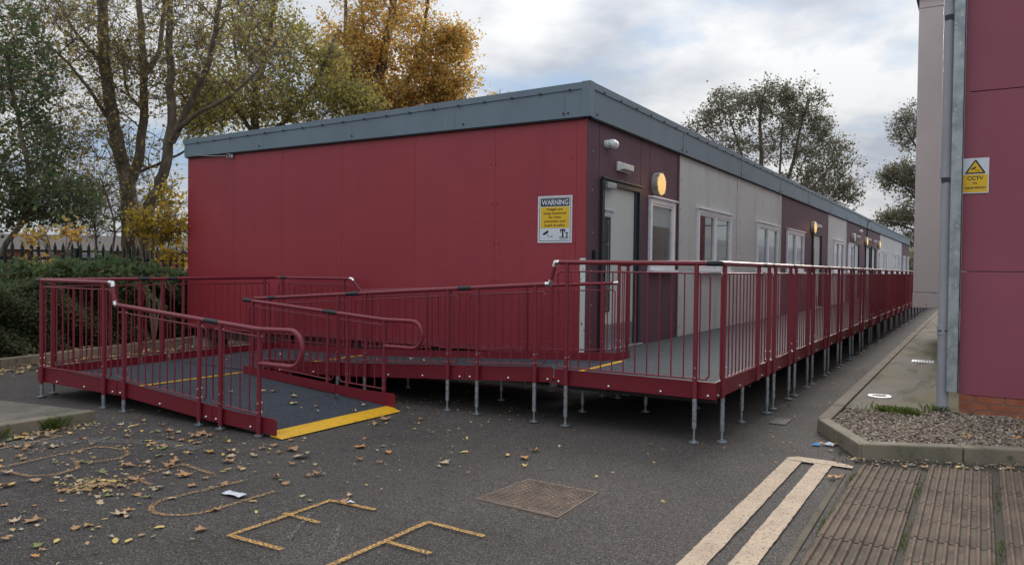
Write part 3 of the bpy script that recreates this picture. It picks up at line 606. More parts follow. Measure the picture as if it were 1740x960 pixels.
def bulkhead(x, z, label, grp=None):
    t = thing('bulkhead_light', label, 'light', (x, -.01, z), grp)
    MB().box(x - .21, x + .21, -.045, -.003, z - .065, z + .065).build('base', 'camwhite', t, smooth=False, bevel=.012)
    mb = MB(); mb.hexa([(x - .19, -.045, z - .055), (x - .19, -.045, z + .055), (x + .19, -.045, z + .055), (x + .19, -.045, z - .055), (x - .17, -.115, z - .04), (x - .17, -.115, z + .04), (x + .17, -.115, z + .04), (x + .17, -.115, z - .04)])
    mb.build('lens', 'bulk', t, smooth=False, bevel=.01)
    for k in range(5): MB().box(x - .13 + k * .065 - .003, x - .13 + k * .065 + .003, -.119, -.112, z - .038, z + .038).build('rib', 'camwhite', t, smooth=False)
bulkhead(1.13, 3.0, 'small oblong emergency light above the first door')
bulkhead(16.25, 2.98, 'small oblong emergency light above the second door')
bulkhead(25.2, 3.03, 'small oblong emergency light above the third door')
bulkhead(28.85, 3.05, 'small oblong emergency light above the fourth door')
bulkhead(31.0, 3.05, 'small oblong emergency light above the fifth door')
def dome_cam(x, z, label):
    q = .62; t = thing('security_camera', label, 'camera', (x, -.01, z))
    MB().tube([(x - .06, -.003, z), (x - .06, -.05, z)], .055, 20).build('bracket', 'camwhite', t)
    MB().tube([(x - .10, -.075, z - .005), (x - .06, -.08, z), (x, -.085, z + .003), (x + .06, -.09, z), (x + .10, -.093, z - .004), (x + .115, -.094, z - .006)], [.02, .062, .068, .060, .035, .012], 18).build('housing', 'camwhite', t)
dome_cam(.62, 3.25, 'white bullet shaped security camera under the fascia above the first door')
dome_cam(25.7, 3.27, 'small white security camera under the fascia by the third door')
cb = MB(); cb.tube([(28.0, -.03, 3.05), (28.0, -.06, 3.75), (28.15, -.10, 3.86), (27.6, -.5, 3.86), (23.5, -2.2, 3.42), (18.4, -4.25, 3.2)], .022, 6)
tag(cb.build('cable', 'darkgap'), 'black cable rising from the facade and spanning to the other building', 'cable')
br = thing('wall_bracket', 'rusty metal eye bracket with a stub of wire under the left end of the fascia', 'bracket', (-.05, 6.85, 3.47))
mb = MB(); mb.box(-.035, -.001, 6.80, 6.88, 3.43, 3.51); mb.build('plate', 'galv', br, smooth=False)
MB().tube([(-.05, 6.90 + .035 * math.cos(a), 3.47 + .035 * math.sin(a)) for a in [i * .785 for i in range(8)]], .007, 6, closed=True).build('eye', 'galv', br)
MB().tube([(-.05, 6.93, 3.47), (-.07, 7.3, 3.485), (-.065, 7.75, 3.53)], .006, 6).build('wire', 'galv', br)
mb = MB(); mb.box(-.012, -.002, .10 + .04, .10 + .08, 0, 0)
ir = thing('call_point', 'small black box fixed beside the first door frame', 'box', (.22, -.02, 1.7)); MB().box(.19, .27, -.05, -.003, 1.66, 1.82).build('case', 'signblack', ir, smooth=False, bevel=.006)

# ------------------------------------------------------------------ signs (local frame: x right, z up, facing -y)
def text(s, w, h, x, z, y, bold=0):
    cu = bpy.data.curves.new('lettering', 'FONT'); cu.body = s; cu.align_x = 'CENTER'; cu.offset = bold; cu.extrude = .0006; cu.resolution_u = 3
    o = bpy.data.objects.new('lettering', cu); C.objects.link(o); bpy.context.view_layer.update()
    dg_ = bpy.context.evaluated_depsgraph_get(); me = bpy.data.meshes.new_from_object(o.evaluated_get(dg_)); bpy.data.objects.remove(o)
    V = np.array([v.co[:] for v in me.vertices]); mn, mx = V.min(0), V.max(0); sc_x = w / (mx[0] - mn[0]); sc_z = h / (mx[1] - mn[1])
    out_ = [((v[0] - (mn[0] + mx[0]) / 2) * sc_x + x, y - v[2] * .5, (v[1] - mn[1]) * sc_z + z) for v in V]
    return out_, [tuple(p.vertices) for p in me.polygons]
def sign_root(name, label, loc, rz):
    t = thing(name, label, 'sign', (0, 0, 0)); t.location = loc; t.rotation_euler = (0, 0, rz); return t
def cam_symbol(mb, x, z, s, y):
    def P(a, b): return (x + a * s, y, z + b * s)
    mb.extr([P(-.5, -.02), P(.22, .40), P(.36, .16), P(-.36, -.26)], (0, -.001, 0)); mb.extr([P(.05, -.02), P(.11, -.0), P(.34, -.36), P(.28, -.38)], (0, -.0011, 0))
    mb.extr([P(.28, -.36), P(.28, -.42), P(.86, -.42), P(.86, -.36)], (0, -.0009, 0)); mb.extr([P(.80, -.20), P(.80, -.58), P(.86, -.58), P(.86, -.20)], (0, -.0012, 0))
ws = sign_root('warning_sign', 'white and yellow WARNING surveillance notice on the red end wall', (-.004, .451, 2.22), R(-90))
w_, h_ = .508, .615
MB().box(-w_ / 2, w_ / 2, -.004, 0, -h_ / 2, h_ / 2).build('backing', 'signwhite', ws, smooth=False)
mb = MB()
a, b = w_ / 2 - .022, h_ / 2 - .022
for q in ((-a, a, b - .006, b), (-a, a, -b, -b + .006), (-a, -a + .006, -b + .006, b - .006), (a - .006, a, -b + .006, b - .006)): mb.box(q[0], q[1], -.0052, -.004, q[2], q[3])
mb.build('border', 'signblack', ws, smooth=False)
MB().box(-.212, .212, -.0055, -.004, .170, .272).build('header', 'signblack', ws, smooth=False)
v, f = text('WARNING', .395, .072, 0, .185, -.0062, .022); MB().add(v, f).build('lettering', 'signwhite', ws, smooth=False)
MB().box(-.212, .212, -.0055, -.004, -.115, .162).build('yellow_panel', 'signyellow', ws, smooth=False)
mb = MB()
for s_, w1, z in (('Images are', .235, .115), ('being monitored', .335, .062), ('for crime', .18, .012), ('prevention and', .31, -.042), ('health & safety', .305, -.096)):
    v, f = text(s_, w1, .042 if 'g' in s_ or 'p' in s_ or 'y' in s_ else .034, 0, z - (.008 if any(c in s_ for c in 'gpy') else 0), -.0062, .016); mb.add(v, f)
mb.build('lettering', 'signink', ws, smooth=False)
mb = MB(); cam_symbol(mb, -.125, -.185, .105, -.0042); mb.build('camera_symbol', 'signblack', ws, smooth=False)
mb = MB(); X0, Z0 = .128, -.235
for q in ((-.045, .030, .085, .105), (-.045, -.032, .062, .085), (.017, .030, .062, .085), (-.018, .004, 0, .085), (-.032, .018, -.008, .004), (.034, .074, .050, .062), (.046, .062, -.002, .050), (.030, .078, -.010, .002), (-.055, -.038, -.008, .006)): mb.box(X0 + q[0], X0 + q[1], -.0055, -.0042, Z0 + q[2], Z0 + q[3])
v, f = text('SECURITY', .12, .013, X0 + .008, Z0 - .032, -.005, .006); mb.add(v, f)
mb.build('logo', 'signblack', ws, smooth=False)

# ------------------------------------------------------------------ crimson clad building at the right
b2 = thing('brick_plinth_building', 'tall building at the right with crimson cladding on an orange brick plinth', 'building', (.3, -4.16, 0))
zs = [.315, 1.594, 3.44, 5.3, 7.2]
for a, b in zip(zs, zs[1:]):
    for y1, y0 in ((-4.168, -7.4), (-7.406, -10.6)):
        MB().box(.30, .34, y0 + .003, y1 - .003, a + .004, b - .004).build('wall_panel', 'red2', b2, smooth=False, bevel=.003)
MB().box(.345, 14, -12, -4.22, -.02, 7.3).build('side_wall', 'cream', b2, smooth=False)
MB().box(14.01, 18.5, -12, -4.22, -.02, 7.3).build('side_wall', 'red2', b2, smooth=False)
mo = MB().box(.312, .345, -10.6, -4.175, -.02, .306).build('plinth', 'mortar', b2, smooth=False)
bm = MB().box(0, .022, -.128, .128, -.0315, .0315).build('brick', 'brick', mesh_only=True, smooth=False)
hb = MB().box(0, .022, -.062, .062, -.0315, .0315).build('brick', 'brick', mesh_only=True, smooth=False)
for c_ in range(4):
    z = .282 - c_ * .076
    y = -4.18 - (.128 if c_ % 2 else .0625) 
    k = 0
    while y > -6.2:
        me = bm if (k or c_ % 2) else hb
        o = link('brick', me, mo); o.location = Vector((.300 + rnd.uniform(-.001, .001), y - (0 if me is bm else .0), z)) - Vector((.3, -4.16, 0))
        y -= (.267 if me is bm else .0625 + .138); k += 1
# steel trim, flashing and pipe
MB().box(.20, .298, -4.160, -4.062, .345, 7.2).build('corner_trim', 'steelcol', b2, smooth=False, bevel=.006)
MB().box(.24, .34, -4.167, -4.161, .33, 7.2).build('edge_flashing', 'fasciad', b2, smooth=False)
dp = thing('downpipe', 'grey round plastic downpipe standing at the crimson building corner', 'pipe', (.3, -4.02, .1))
MB().tube([(.30, -4.028, .08), (.30, -4.012, 7.2)], .056, 20).build('pipe', 'pipe', dp)
for z in (.98, 2.62, 4.3): MB().tube([(.30, -4.022, z - .05), (.30, -4.022, z + .05)], .062, 20).build('collar', 'pipe', dp); MB().box(.24, .36, -4.07, -3.975, z - .10 if z > 2 else z - .012, z - .055 if z > 2 else z + .0).build('clip', 'fasciad', dp, smooth=False)
# projecting cream bay further along
bay = thing('projecting_bay', 'pale cream clad bay projecting over the path behind the downpipe', 'building', (8, -3.7, .9))
MB().box(8.0, 12.0, -4.8, -3.21, .9, 1.192).build('wall_panel', 'cream', bay, smooth=False, bevel=.01)
MB().box(8.0, 12.0, -4.8, -3.215, 1.20, 6.70).build('wall_panel', 'cream', bay, smooth=False, bevel=.01)
MB().box(8.0, 12.0, -4.8, -3.22, 6.708, 7.3).build('wall_panel', 'cream', bay, smooth=False, bevel=.01)
MB().box(7.94, 12.06, -4.8, -3.16, 6.9, 6.95).build('drip_flashing', 'fasciad', bay, smooth=False)
mb = MB()
for y in (-3.45, -3.9): mb.disc((8.0, y, .97), (-1, 0, 0), .012, .006, 8)
mb.build('screw', 'fasciad', bay)
cs = sign_root('cctv_sign', 'white and yellow CCTV in operation sign on the crimson wall', (.296, -4.278, 2.578), R(-90))
MB().box(-.119, .119, -.004, 0, -.18, .18).build('backing', 'signwhite', cs, smooth=False)
MB().box(-.108, .108, -.0055, -.004, -.168, .012).build('yellow_panel', 'signyellow', cs, smooth=False)
mb = MB(); mb.extr([(-.088, -.004, .020), (.084, -.004, .020), (.088, -.004, .030), (.006, -.004, .162), (-.006, -.004, .162), (-.092, -.004, .030)], (0, -.0015, 0)); mb.build('triangle', 'signblack', cs, smooth=False)
mb = MB(); mb.extr([(-.072, -.0056, .033), (.068, -.0056, .033), (-.002, -.0056, .145)], (0, -.001, 0)); mb.build('triangle_field', 'signyellow', cs, smooth=False)
mb = MB(); cam_symbol(mb, -.012, .072, .055, -.0067); mb.build('camera_symbol', 'signblack', cs, smooth=False)
mb = MB()
for s_, w1, hh, z in (('CCTV', .142, .040, -.045), ('in', .032, .026, -.088), ('operation', .185, .034, -.142)):
    v, f = text(s_, w1, hh, 0, z, -.0062, .02); mb.add(v, f)
mb.build('lettering', 'signblack', cs, smooth=False)
# ------------------------------------------------------------------ access ramp and walkway
rp = thing('access_ramp', 'maroon railed metal access ramp with dark grit decks, doubling back up to the long walkway', 'ramp', (-4.1, 5.1, 0))
OFF = Vector(rp['_o'])
def wl(v): return Vector(v) - OFF
ZD = .462
BAL = []          # (frame object, location, length)
balm = {}
def unit_tube(L, r, n, m, name):
    k = (round(L, 2), r, m)
    if k not in balm: balm[k] = MB().tube([(0, 0, 0), (0, 0, L)], r, n).build(name, m, mesh_only=True)
    return balm[k]
def lerp(a, b, t): return a + (b - a) * t
def rail_module(P0, P1, zb, zt, posts, zr, legs=True, ext=(.0, .0), sp=.118, far=False, clampz=None):
    """P0,P1 plan ends of the baluster frame; zb,zt bottom/top wire heights at both ends;
    posts: list of (s metres from P0, z_bottom_of_post or None, ground leg?)"""
    a, b = Vector((*P0, 0)), Vector((*P1, 0)); d = b - a; L = d.length; d.normalize(); nrm_ = Vector((d.y, -d.x, 0))
    def pt(s, z0, z1): return a + d * s + Vector((0, 0, lerp(z0, z1, s / L)))
    fr = MB(); r = .0085; n = 6 if far else 8; c = .03
    loop = []
    for (s, zc, sg) in ((0, 0, 0),): pass
    pts = [pt(c, *zb), pt(0, *zb) + Vector((0, 0, c)), pt(0, *zt) - Vector((0, 0, c)), pt(c, *zt), pt(L - c, *zt), pt(L, *zt) - Vector((0, 0, c)), pt(L, *zb) + Vector((0, 0, c)), pt(L - c, *zb)]
    fr.tube(pts, r, n, closed=True)
    fo = fr.build('railing', 'paint', rp)
    k = int(L / sp)
    for i in range(1, k):
        s = L * i / k
        if any(abs(s - q[0]) < .035 for q in posts): s += .03
        p0 = pt(s, *zb); ln = lerp(*zt, s / L) - lerp(*zb, s / L); BAL.append((fo, p0, ln))
    for q in posts:
        s, z0, leg = q; p = a + d * s; zr_ = lerp(*zr, s / L)
        po = MB(); po.tube([p + Vector((0, 0, z0)), p + Vector((0, 0, zr_ - .01))], .0215, 10 if far else 14)
        pob = po.build('post', 'paint', rp)
        cl = MB()
        for z in (lerp(*zb, s / L) + .012, lerp(*zb, s / L) + .10):
            for sg in (-1, 1): cl.disc(p + Vector((0, 0, z)) + nrm_ * .018 * sg + d * .006, nrm_ * sg, .0095, .010, 8)
        cl.disc(p + Vector((0, 0, lerp(*zt, s / L))) - nrm_ * .018, -nrm_, .009, .010, 8)
        cl.build('bolt', 'chrome', pob)
        if leg: make_leg(p.x, p.y, z0, far)
def make_leg(x, y, ztop_, far=False, r=.0205):
    if ztop_ < .06:
        mb = MB().disc((x, y, 0), (0, 0, 1), .045, .012, 14); mb.tube([(x, y, 0), (x, y, ztop_ + .03)], .012, 8); mb.build('foot_plate', 'galv', rp); return
    mb = MB(); zl = max(.05, min(.10, ztop_ * .3)); zl *= rnd.uniform(.7, 1.3) if ztop_ > .25 else .6
    mb.tube([(x, y, zl), (x, y, ztop_ + .02)], r, 10 if far else 14); lg = mb.build('support_leg', 'galv', rp)
    f = MB(); f.tube([(x, y, .012), (x, y, zl + .01)], .010, 8); f.tube([(x, y, .0), (x, y, .010)], .048, 16); f.tube([(x, y, .01), (x, y, .03)], .018, 6); f.build('foot_plate', 'galv', lg)
    if not far:
        hmb = MB(); dv = Vector((-8.94 + .0, -4.35, 0)) - Vector((x, y, 0)); dv = Vector((-1, 0, 0)) if abs(dv.x) > abs(dv.y) * 0 and y > -2.3 else Vector((-.3, -1, 0)).normalized()
        z = ztop_ - .05
        while z > zl + .06: hmb.disc(Vector((x, y, z)) + dv * (r - .002), dv, .0062, .0030, 8); z -= .075
        if hmb.n: hmb.build('adjust_hole', 'signblack', lg)
def kerb(P0, P1, zt, h, nrm_=(0, 0), name='kerb_plate', bolts=(), m='plate', flare=None, round0=.0, round1=.0, boltside=1, th=.010):
    """thin folded plate on the deck edge between two plan points; zt = top heights"""
    a, b = Vector((*P0, 0)), Vector((*P1, 0)); d = b - a; L = d.length; d.normalize(); n_ = Vector((d.y, -d.x, 0))
    if isinstance(h, (int, float)): h = (h, h)
    top = [(0, zt[0]), (L, zt[1])]
    if flare: top = [(0, zt[0])] + [(s, z) for s, z in flare] + [(L, zt[1])]
    poly_ = [(s, z) for s, z in top]
    def rnd_c(s, z, r, sg):   # rounded top corner
        return [(s + sg * r * (1 - math.cos(R(t))), z - r * (1 - math.sin(R(t)))) for t in (0, 30, 60, 90)]
    if round0: poly_ = rnd_c(0, zt[0], round0, 1) + poly_[1:]
    if round1: poly_ = poly_[:-1] + rnd_c(L, zt[1], round1, -1)[::-1]
    full = poly_ + [(L, zt[1] - h[1]), (0, zt[0] - h[0])]
    P3 = [a + d * s + Vector((0, 0, z)) for s, z in full]
    mb = MB(); mb.extr(P3, n_ * th); o = mb.build(name, m, rp, smooth=False)
    if bolts:
        bb = MB()
        for s in bolts:
            z = lerp(zt[0], zt[1], s / L) - lerp(h[0], h[1], s / L) + .03
            q = a + d * s + Vector((0, 0, z)) + (n_ * th if boltside > 0 else Vector())
            bb.tube([q, q + n_ * .006 * boltside, q + n_ * .012 * boltside], [.013, .013, .007], 10)
            bb.tube([q + n_ * .01 * boltside, q + n_ * .022 * boltside], .0055, 6)
        bb.build('bolt', 'chrome', o)
    return o
XA, XB, XC, XD, YS = -4.13, -2.40, -2.10, -.25, -2.35
# decks -------------------------------------------------------------
def deck(poly4, z4, m='grit', th=.035, name='deck_panel'):
    top = [Vector((x, y, z)) for (x, y), z in zip(poly4, z4)]; mb = MB()
    mb.add([p - Vector((0, 0, th)) for p in top] + top, [(3, 2, 1, 0), (4, 5, 6, 7), (0, 1, 5, 4), (1, 2, 6, 5), (2, 3, 7, 6), (3, 0, 4, 7)])
    return mb.build(name, m, rp, smooth=False)
fz = lambda y: .030 + (y - 1.12) * .0735           # lower flight surface
uz = lambda y: .235 + (3.62 - y) * (.227 / 4.22)   # upper flight surface
for a, b in ((1.12, 1.977), (1.983, 2.78), (2.786, 3.58)):
    deck([(-4.09, a), (-2.445, a), (-2.445, b), (-4.09, b)], [fz(a), fz(a), fz(b), fz(b)])
for a, b, xl in ((-4.09, -2.72, 5.16), (-2.716, -2.32, 5.22), (-2.316, -1.2, 5.28), (-1.196, -.29, 5.36)):
    deck([(a, 3.584), (b, 3.584), (b, xl), (a, xl - .03)], [.214 if a < -2.4 else .232] * 2 + [.235] * 2)
for a, b in ((3.58, 2.84), (2.834, 2.04), (2.034, 1.22), (1.214, .433), (.427, -.595)):
    deck([(-2.045, b), (-.29, b), (-.29, a), (-2.045, a)], [uz(b), uz(b), uz(a), uz(a)])
deck([(-2.045, -2.30), (-.62, -2.30), (-.62, -.60), (-2.045, -.60)], [ZD] * 4, 'grit')
x = -.616
while x < 51:
    x1 = x + (1.2 if x > 0 else 1.22)
    deck([(x, -2.30), (x1 - .004, -2.30), (x1 - .004, (-.02 if x1 > .1 else -.60)), (x, (-.02 if x > -.05 else -.60))], [ZD + rnd.uniform(-.001, .001)] * 4, 'gritw'); x = x1
for (x0, x1, y0, y1, z) in ((-4.09, -2.445, 3.565, 3.61, .2165), (-2.04, -.29, 3.50, 3.545, uz(3.5) + .003), (-2.04, -.29, -.69, -.63, ZD + .003)):
    MB().box(x0, x1, y0, y1, z - .002, z + .002).build('nosing_strip', 'yellow', rp, smooth=False)
mb = MB(); mb.add([(-4.085, 1.21, .040), (-2.44, 1.21, .040), (-2.44, 1.115, .032), (-4.085, 1.115, .032), (-4.12, 1.00, .004), (-2.46, 1.00, .004), (-4.085, 1.21, 0), (-2.44, 1.21, 0)], [(0, 3, 2, 1), (3, 4, 5, 2), (0, 6, 4, 3), (1, 2, 5, 7)])
mb.build('threshold_plate', 'yellow', rp, smooth=False)
# kerbs -------------------------------------------------------------
kerb((XA + .035, 5.15), (XA + .035, 3.565), (.335, .318), .165, bolts=(.42, .98, 1.52), round1=.012)
kerb((XA + .035, 3.55), (XA + .035, 1.99), (.318, .207), (.158, .155), bolts=(.06, .75, 1.48), round0=.012, round1=.01)
kerb((XA + .035, 1.98), (XA + .035, 1.09), (.207, .172), (.153, .150), bolts=(.06, .55), flare=[(.35, .182), (.5, .176)], round1=.03)
kerb((XB - .025, 3.57), (XB - .025, 1.985), (.308, .206), .105, bolts=(), round1=.01)
kerb((XB - .025, 1.975), (XB - .025, 1.10), (.206, .180), (.105, .150), flare=[(.45, .184)], round1=.03)
kerb((-4.09, 5.165), (-2.74, 5.265), (.325, .325), .165); kerb((-2.70, 5.267), (-2.30, 5.297), (.325, .325), .165); kerb((-2.26, 5.30), (-.29, 5.41), (.325, .330), .165)
kerb((-.285, 5.41), (-.285, 3.66), (.335, .335), .17)
kerb((-.285, 3.64), (-.285, 2.21), (.335, .402), .17); kerb((-.285, 2.20), (-.285, .55), (.402, .492), .17); kerb((-.285, .54), (-.285, -.585), (.492, .557), .165)
kerb((-.290, -.588), (.08, -.588), (.557, .560), .165)
uk = lambda y: .573 + (-.66 - y) * .0585
kerb((XC + .045, 3.62), (XC + .045, 2.07), (.335, uk(2.07)), (.15, .165), bolts=(.3, .9, 1.48), m='plate')
kerb((XC + .045, 2.06), (XC + .045, .435), (uk(2.06), uk(.435)), (.165, .155), bolts=(.06, .55, 1.05, 1.56), round0=.012, round1=.012)
kerb((XC + .045, .425), (XC + .045, -.655), (uk(.425), uk(-.655)), .155, bolts=(.06, .55, 1.02), round0=.012, round1=.012)
kerb((XC + .045, -.672), (XC + .045, -2.325), (.5575, .5575), .155, bolts=(.05, .6, 1.13, 1.58), round0=.012, m='plate')
# long outer side: posts measured on the ground, then regular bays
posts = [-1.93, -.66, -.20, .10, .92, 1.25, 2.09, 2.445, 3.46, 3.76, 4.675, 5.03, 6.06, 6.40, 7.39, 7.80, 8.87, 9.25, 10.4, 10.75]
while posts[-1] < 50: posts += [posts[-1] + 1.13, posts[-1] + 1.48]
K0 = [-2.02]; 
joints = [-2.03, -.43, -.05] + [(posts[i] + posts[i + 1]) / 2 for i in range(4, len(posts) - 1, 2)] + [posts[-1] + .15]
for i, (a, b) in enumerate(zip(joints, joints[1:])):
    kerb((a + .004, YS + .045), (b - .004, YS + .045), (.5575, .5575), .155, bolts=[.05, (b - a) / 2, b - a - .06] if b - a > .5 else [.1], m='plate')
PT = 1.635
rail_module((XC, -.72), (XC, -2.27), (.585, .585), (1.545, 1.545), [(.103, .405, True), (1.422, .405, True)], (PT, PT))
# upper flight outer, lower flights, landing
rc = lambda y: lerp(1.414, 1.137, (y + .626) / 4.32)
for (y0, y1, ps) in ((.36, -.58, (.248, -.462)), (2.0, .50, (1.843, .637)), (3.62, 2.14, (3.48, 2.28))):
    zb = (uk(y0) + .03, uk(y1) + .03); zr_ = (rc(y0), rc(y1))
    rail_module((XC, y0), (XC, y1), zb, (zr_[0] - .075, zr_[1] - .075), [(y0 - y, uk(y) - .16, True) for y in ps], zr_)
ra = lambda y: 1.128 if y > 3.6 else (lerp(.980, 1.128, (y - 1.3) / 2.25))
lk_ = lambda y: .180 + max(0, y - 1.6) * .0675
rail_module((XA, 5.05), (XA, 3.62), (.352, .352), (1.285, 1.285), [(.03, .15, True), (1.29, .14, True)], (1.362, 1.362))
rail_module((XA, 3.50), (XA, 2.04), (.355, .250), (1.055, .960), [(.11, .125, True), (1.353, .045, True)], (1.117, 1.029))
rail_module((XA, 1.94), (XA, 1.29), (.242, .205), (.955, .915), [(.11, .035, True), (.65, .02, True)], (1.022, .98))
rail_module((XB, 3.50), (XB, 2.06), (.345, .245), (1.055, .965), [(.06, .28, False), (1.35, .20, False)], (1.122, 1.034))
rail_module((XB, 1.96), (XB, 1.29), (.242, .215), (.958, .920), [(.12, .19, False), (.67, .18, False)], (1.027, .985))
def back(x): return (x, 5.13 + .0757 * (x + 4.13))
rail_module(back(-4.05), back(-2.72), (.36, .36), (1.285, 1.285), [(.12, .15, True), (1.29, .16, True)], (1.362, 1.362))
rail_module(back(-2.66), back(-2.28), (.36, .36), (1.285, 1.285), [(.25, .16, True)], (1.362, 1.362))
rail_module(back(-2.22), back(-.42), (.36, .36), (1.285, 1.285), [(.15, .16, True), (1.70, .16, True)], (1.362, 1.362))
rail_module((XD - .02, 5.36), (XD, 3.80), (.365, .365), (1.285, 1.285), [(.09, .16, True), (1.41, .16, True)], (1.375, 1.375))
rd = lambda y: lerp(1.405, 1.205, (y + .55) / 4.15)
dk = lambda y: .557 - (y + .585) * .0525
for (y0, y1, ps) in ((3.58, 2.26, (3.40, 2.36)), (2.16, .60, (1.95, .724)), (.50, -.53, (.348, -.378))):
    rail_module((XD, y0), (XD, y1), (dk(y0) + .03, dk(y1) + .03), (rd(y0) - .08, rd(y1) - .08), [(y0 - y, dk(y) - .16, True) for y in ps], (rd(y0), rd(y1)))
rail_module((XD + .0, -.575), (.10, -.575), (.60, .60), (1.545, 1.545), [(.012, .42, True), (.29, .42, True)], (PT, PT), sp=.09)
# long side bays
bays = [(-2.02, -.5, (-1.93, -.66)), (-.36, -.10, (-.20,)), (.0, 1.06, (.10, .92))]
for i in range(5, len(posts) - 1, 2): bays.append((posts[i] - .11, posts[i + 1] + .11, (posts[i], posts[i + 1])))
for i, (a, b, ps) in enumerate(bays):
    pl_ = [(q - a, .42 if q == -.66 else .405, q != -.66) for q in ps]
    rail_module((a, YS), (b, YS), (.585, .585), (1.545, 1.545), pl_, (PT, PT), far=a > 5)
make_leg(-.876, -2.25, .43)
for (x, y) in ((-.9, -1.2), (.3, -1.0), (1.6, -1.15), (2.9, -.9), (4.2, -1.2), (5.6, -1.0), (-1.3, -.62), (-.35, -1.6), (.15, -.30), (1.1, -.25), (2.4, -.25)): make_leg(x, y, .43)
for (x, y, z) in ((-2.0, 3.2, .2), (-1.1, 3.6, .2), (-1.1, 2.0, .26), (-1.2, .5, .34), (-.5, 4.9, .2), (-2.4, 4.9, .18), (-2.6, 3.6, .17), (-3.2, 3.6, .17)): make_leg(x, y, z, True)
# joists under the decks
mb = MB(); mb.box(-2.0, 50, -1.22, -1.17, .37, .425); mb.box(-.0, 50, -.12, -.07, .37, .425)
for i in range(44): mb.box(-1.9 + i * 1.2, -1.85 + i * 1.2, -2.28, -.08 if i > 2 else -.62, .34, .425)
mb.build('deck_joist', 'chassis', rp, smooth=False)
# balusters: the nearest as parts, the rest as one joined part
BAL.sort(key=lambda t: (t[1].x + 8.94) ** 2 + (t[1].y + 4.35) ** 2)
for fo, p0, ln in BAL[:296]:
    o = link('baluster', unit_tube(ln, .0068, 7, 'paint', 'baluster'), fo, p0 - OFF)
mb = MB()
for fo, p0, ln in BAL[296:]: mb.tube([p0, p0 + Vector((0, 0, ln))], .0068, 5, caps=False)
if mb.n: tag(mb.build('baluster', 'paint', rp), kind='stuff')
# handrails ---------------------------------------------------------
def smooth_path(pts, r=.05, n=5):
    P = [Vector(p) for p in pts]; out_ = [P[0]]
    for i in range(1, len(P) - 1):
        a = (P[i - 1] - P[i]); b = (P[i + 1] - P[i]); q = min(r, a.length * .45, b.length * .45); a.normalize(); b.normalize()
        for k in range(n + 1):
            t = k / n; out_.append((P[i] + a * q) * (1 - t) ** 2 + P[i] * 2 * t * (1 - t) + (P[i] + b * q) * t * t)
    return out_ + [P[-1]]
HR = .0232
def handrail(pts, r=.05, sleeves=(), m='paint', fit=()):
    h = MB().tube(smooth_path(pts, r), HR, 14).build('handrail', m, rp)
    for a, b in sleeves: MB().tube([a, b], HR * 1.10, 14).build('rubber_sleeve', 'rubber', h)
    for p_ in fit:
        a, b, c = [Vector(q) for q in p_]
        MB().tube([b + (a - b).normalized() * .045, b, b + (c - b).normalized() * .045], [HR * 1.12] * 3, 14).build('elbow_fitting', 'chrome', h)
    return h
A1, A2, A3 = (XA, 3.605, 1.362), (XA, 3.545, 1.128), (XA, 1.30, .980)
handrail([(XA, 5.05, 1.362), A1], fit=[((XA, 3.8, 1.362), A1, A2)])
handrail([A1, A2]); 
def loop_rail(X, ztop_, yend, zlow, ystart=1.29):
    r = (ztop_ - zlow) / 2; cy = yend + r * .92
    return [(X, cy + .04, ztop_)] + [(X, cy - r * .92 * math.sin(R(t)), zlow + r + r * math.cos(R(t))) for t in range(10, 180, 14)] + [(X, cy + .04, zlow), (X, ystart, zlow)]
def loop_hand(X, start, z3, ztop_, zlow, yend, sleeves):
    L1 = loop_rail(X, ztop_, yend, zlow); P = smooth_path([start, (X, 1.30, z3), L1[0]], .08) + [Vector(p) for p in L1[1:]]
    h = MB().tube(P, HR, 14).build('handrail', 'paint', rp)
    for a, b in sleeves: MB().tube([a, b], HR * 1.10, 14).build('rubber_sleeve', 'rubber', h)
    return h
za = lambda y: lerp(.980, 1.128, (y - 1.3) / 2.245)
h = loop_hand(XA, A2, .980, .990, .668, .735, [((XA, 2.06, za(2.06)), (XA, 1.86, za(1.86)))])
MB().tube([(XA, 3.605, 1.372), (XA, 3.59, 1.33)], HR * 1.15, 14).build('elbow_fitting', 'chrome', h)
MB().tube([(XA, 3.555, 1.165), (XA, 3.545, 1.128), (XA, 3.50, 1.125)], HR * 1.15, 14).build('elbow_fitting', 'chrome', h)
zb_ = lambda y: lerp(.982, 1.127, (y - 1.3) / 2.27)
loop_hand(XB, (XB, 3.57, 1.127), .982, .984, .690, .76, [((XB, 2.22, zb_(2.22)), (XB, 2.00, zb_(2.0))), ((XB, 3.60, 1.13), (XB, 3.46, 1.121))])
handrail([(XB, 3.57, 1.127), (XB + .03, 3.66, 1.13), (XC - .03, 3.74, 1.135), (XC, 3.66, 1.139), (XC, -.626, 1.414)], .06,
         sleeves=[((XC, 3.50, rc(3.5)), (XC, 3.36, rc(3.36))), ((XC, 2.14, rc(2.14)), (XC, 1.94, rc(1.94))), ((XC, .50, rc(.5)), (XC, .33, rc(.33))), ((XB + .01, 3.61, 1.128), (XB + .10, 3.70, 1.131))],
         fit=[((XC, 0, rc(0)), (XC, -.626, 1.414), (XC, -.69, PT))])
handrail([(XC, -.626, 1.414), (XC, -.690, PT)])
handrail([(XC, -.690, PT), (XC, -2.30, PT)], fit=[((XC, -.626, 1.414), (XC, -.69, PT), (XC, -2, PT))])
h = handrail([(XC, -2.26, PT), (XC, -2.35, PT), (XC + .1, -2.35, PT), (-.5, YS, PT)], .05, sleeves=[])
MB().tube(smooth_path([(XC, -2.24, PT), (XC, -2.35, PT), (XC + .06, -2.35, PT)], .05), HR * 1.12, 14).build('rubber_sleeve', 'rubber', h)
xj = [-.43, -.05] + joints[3:]
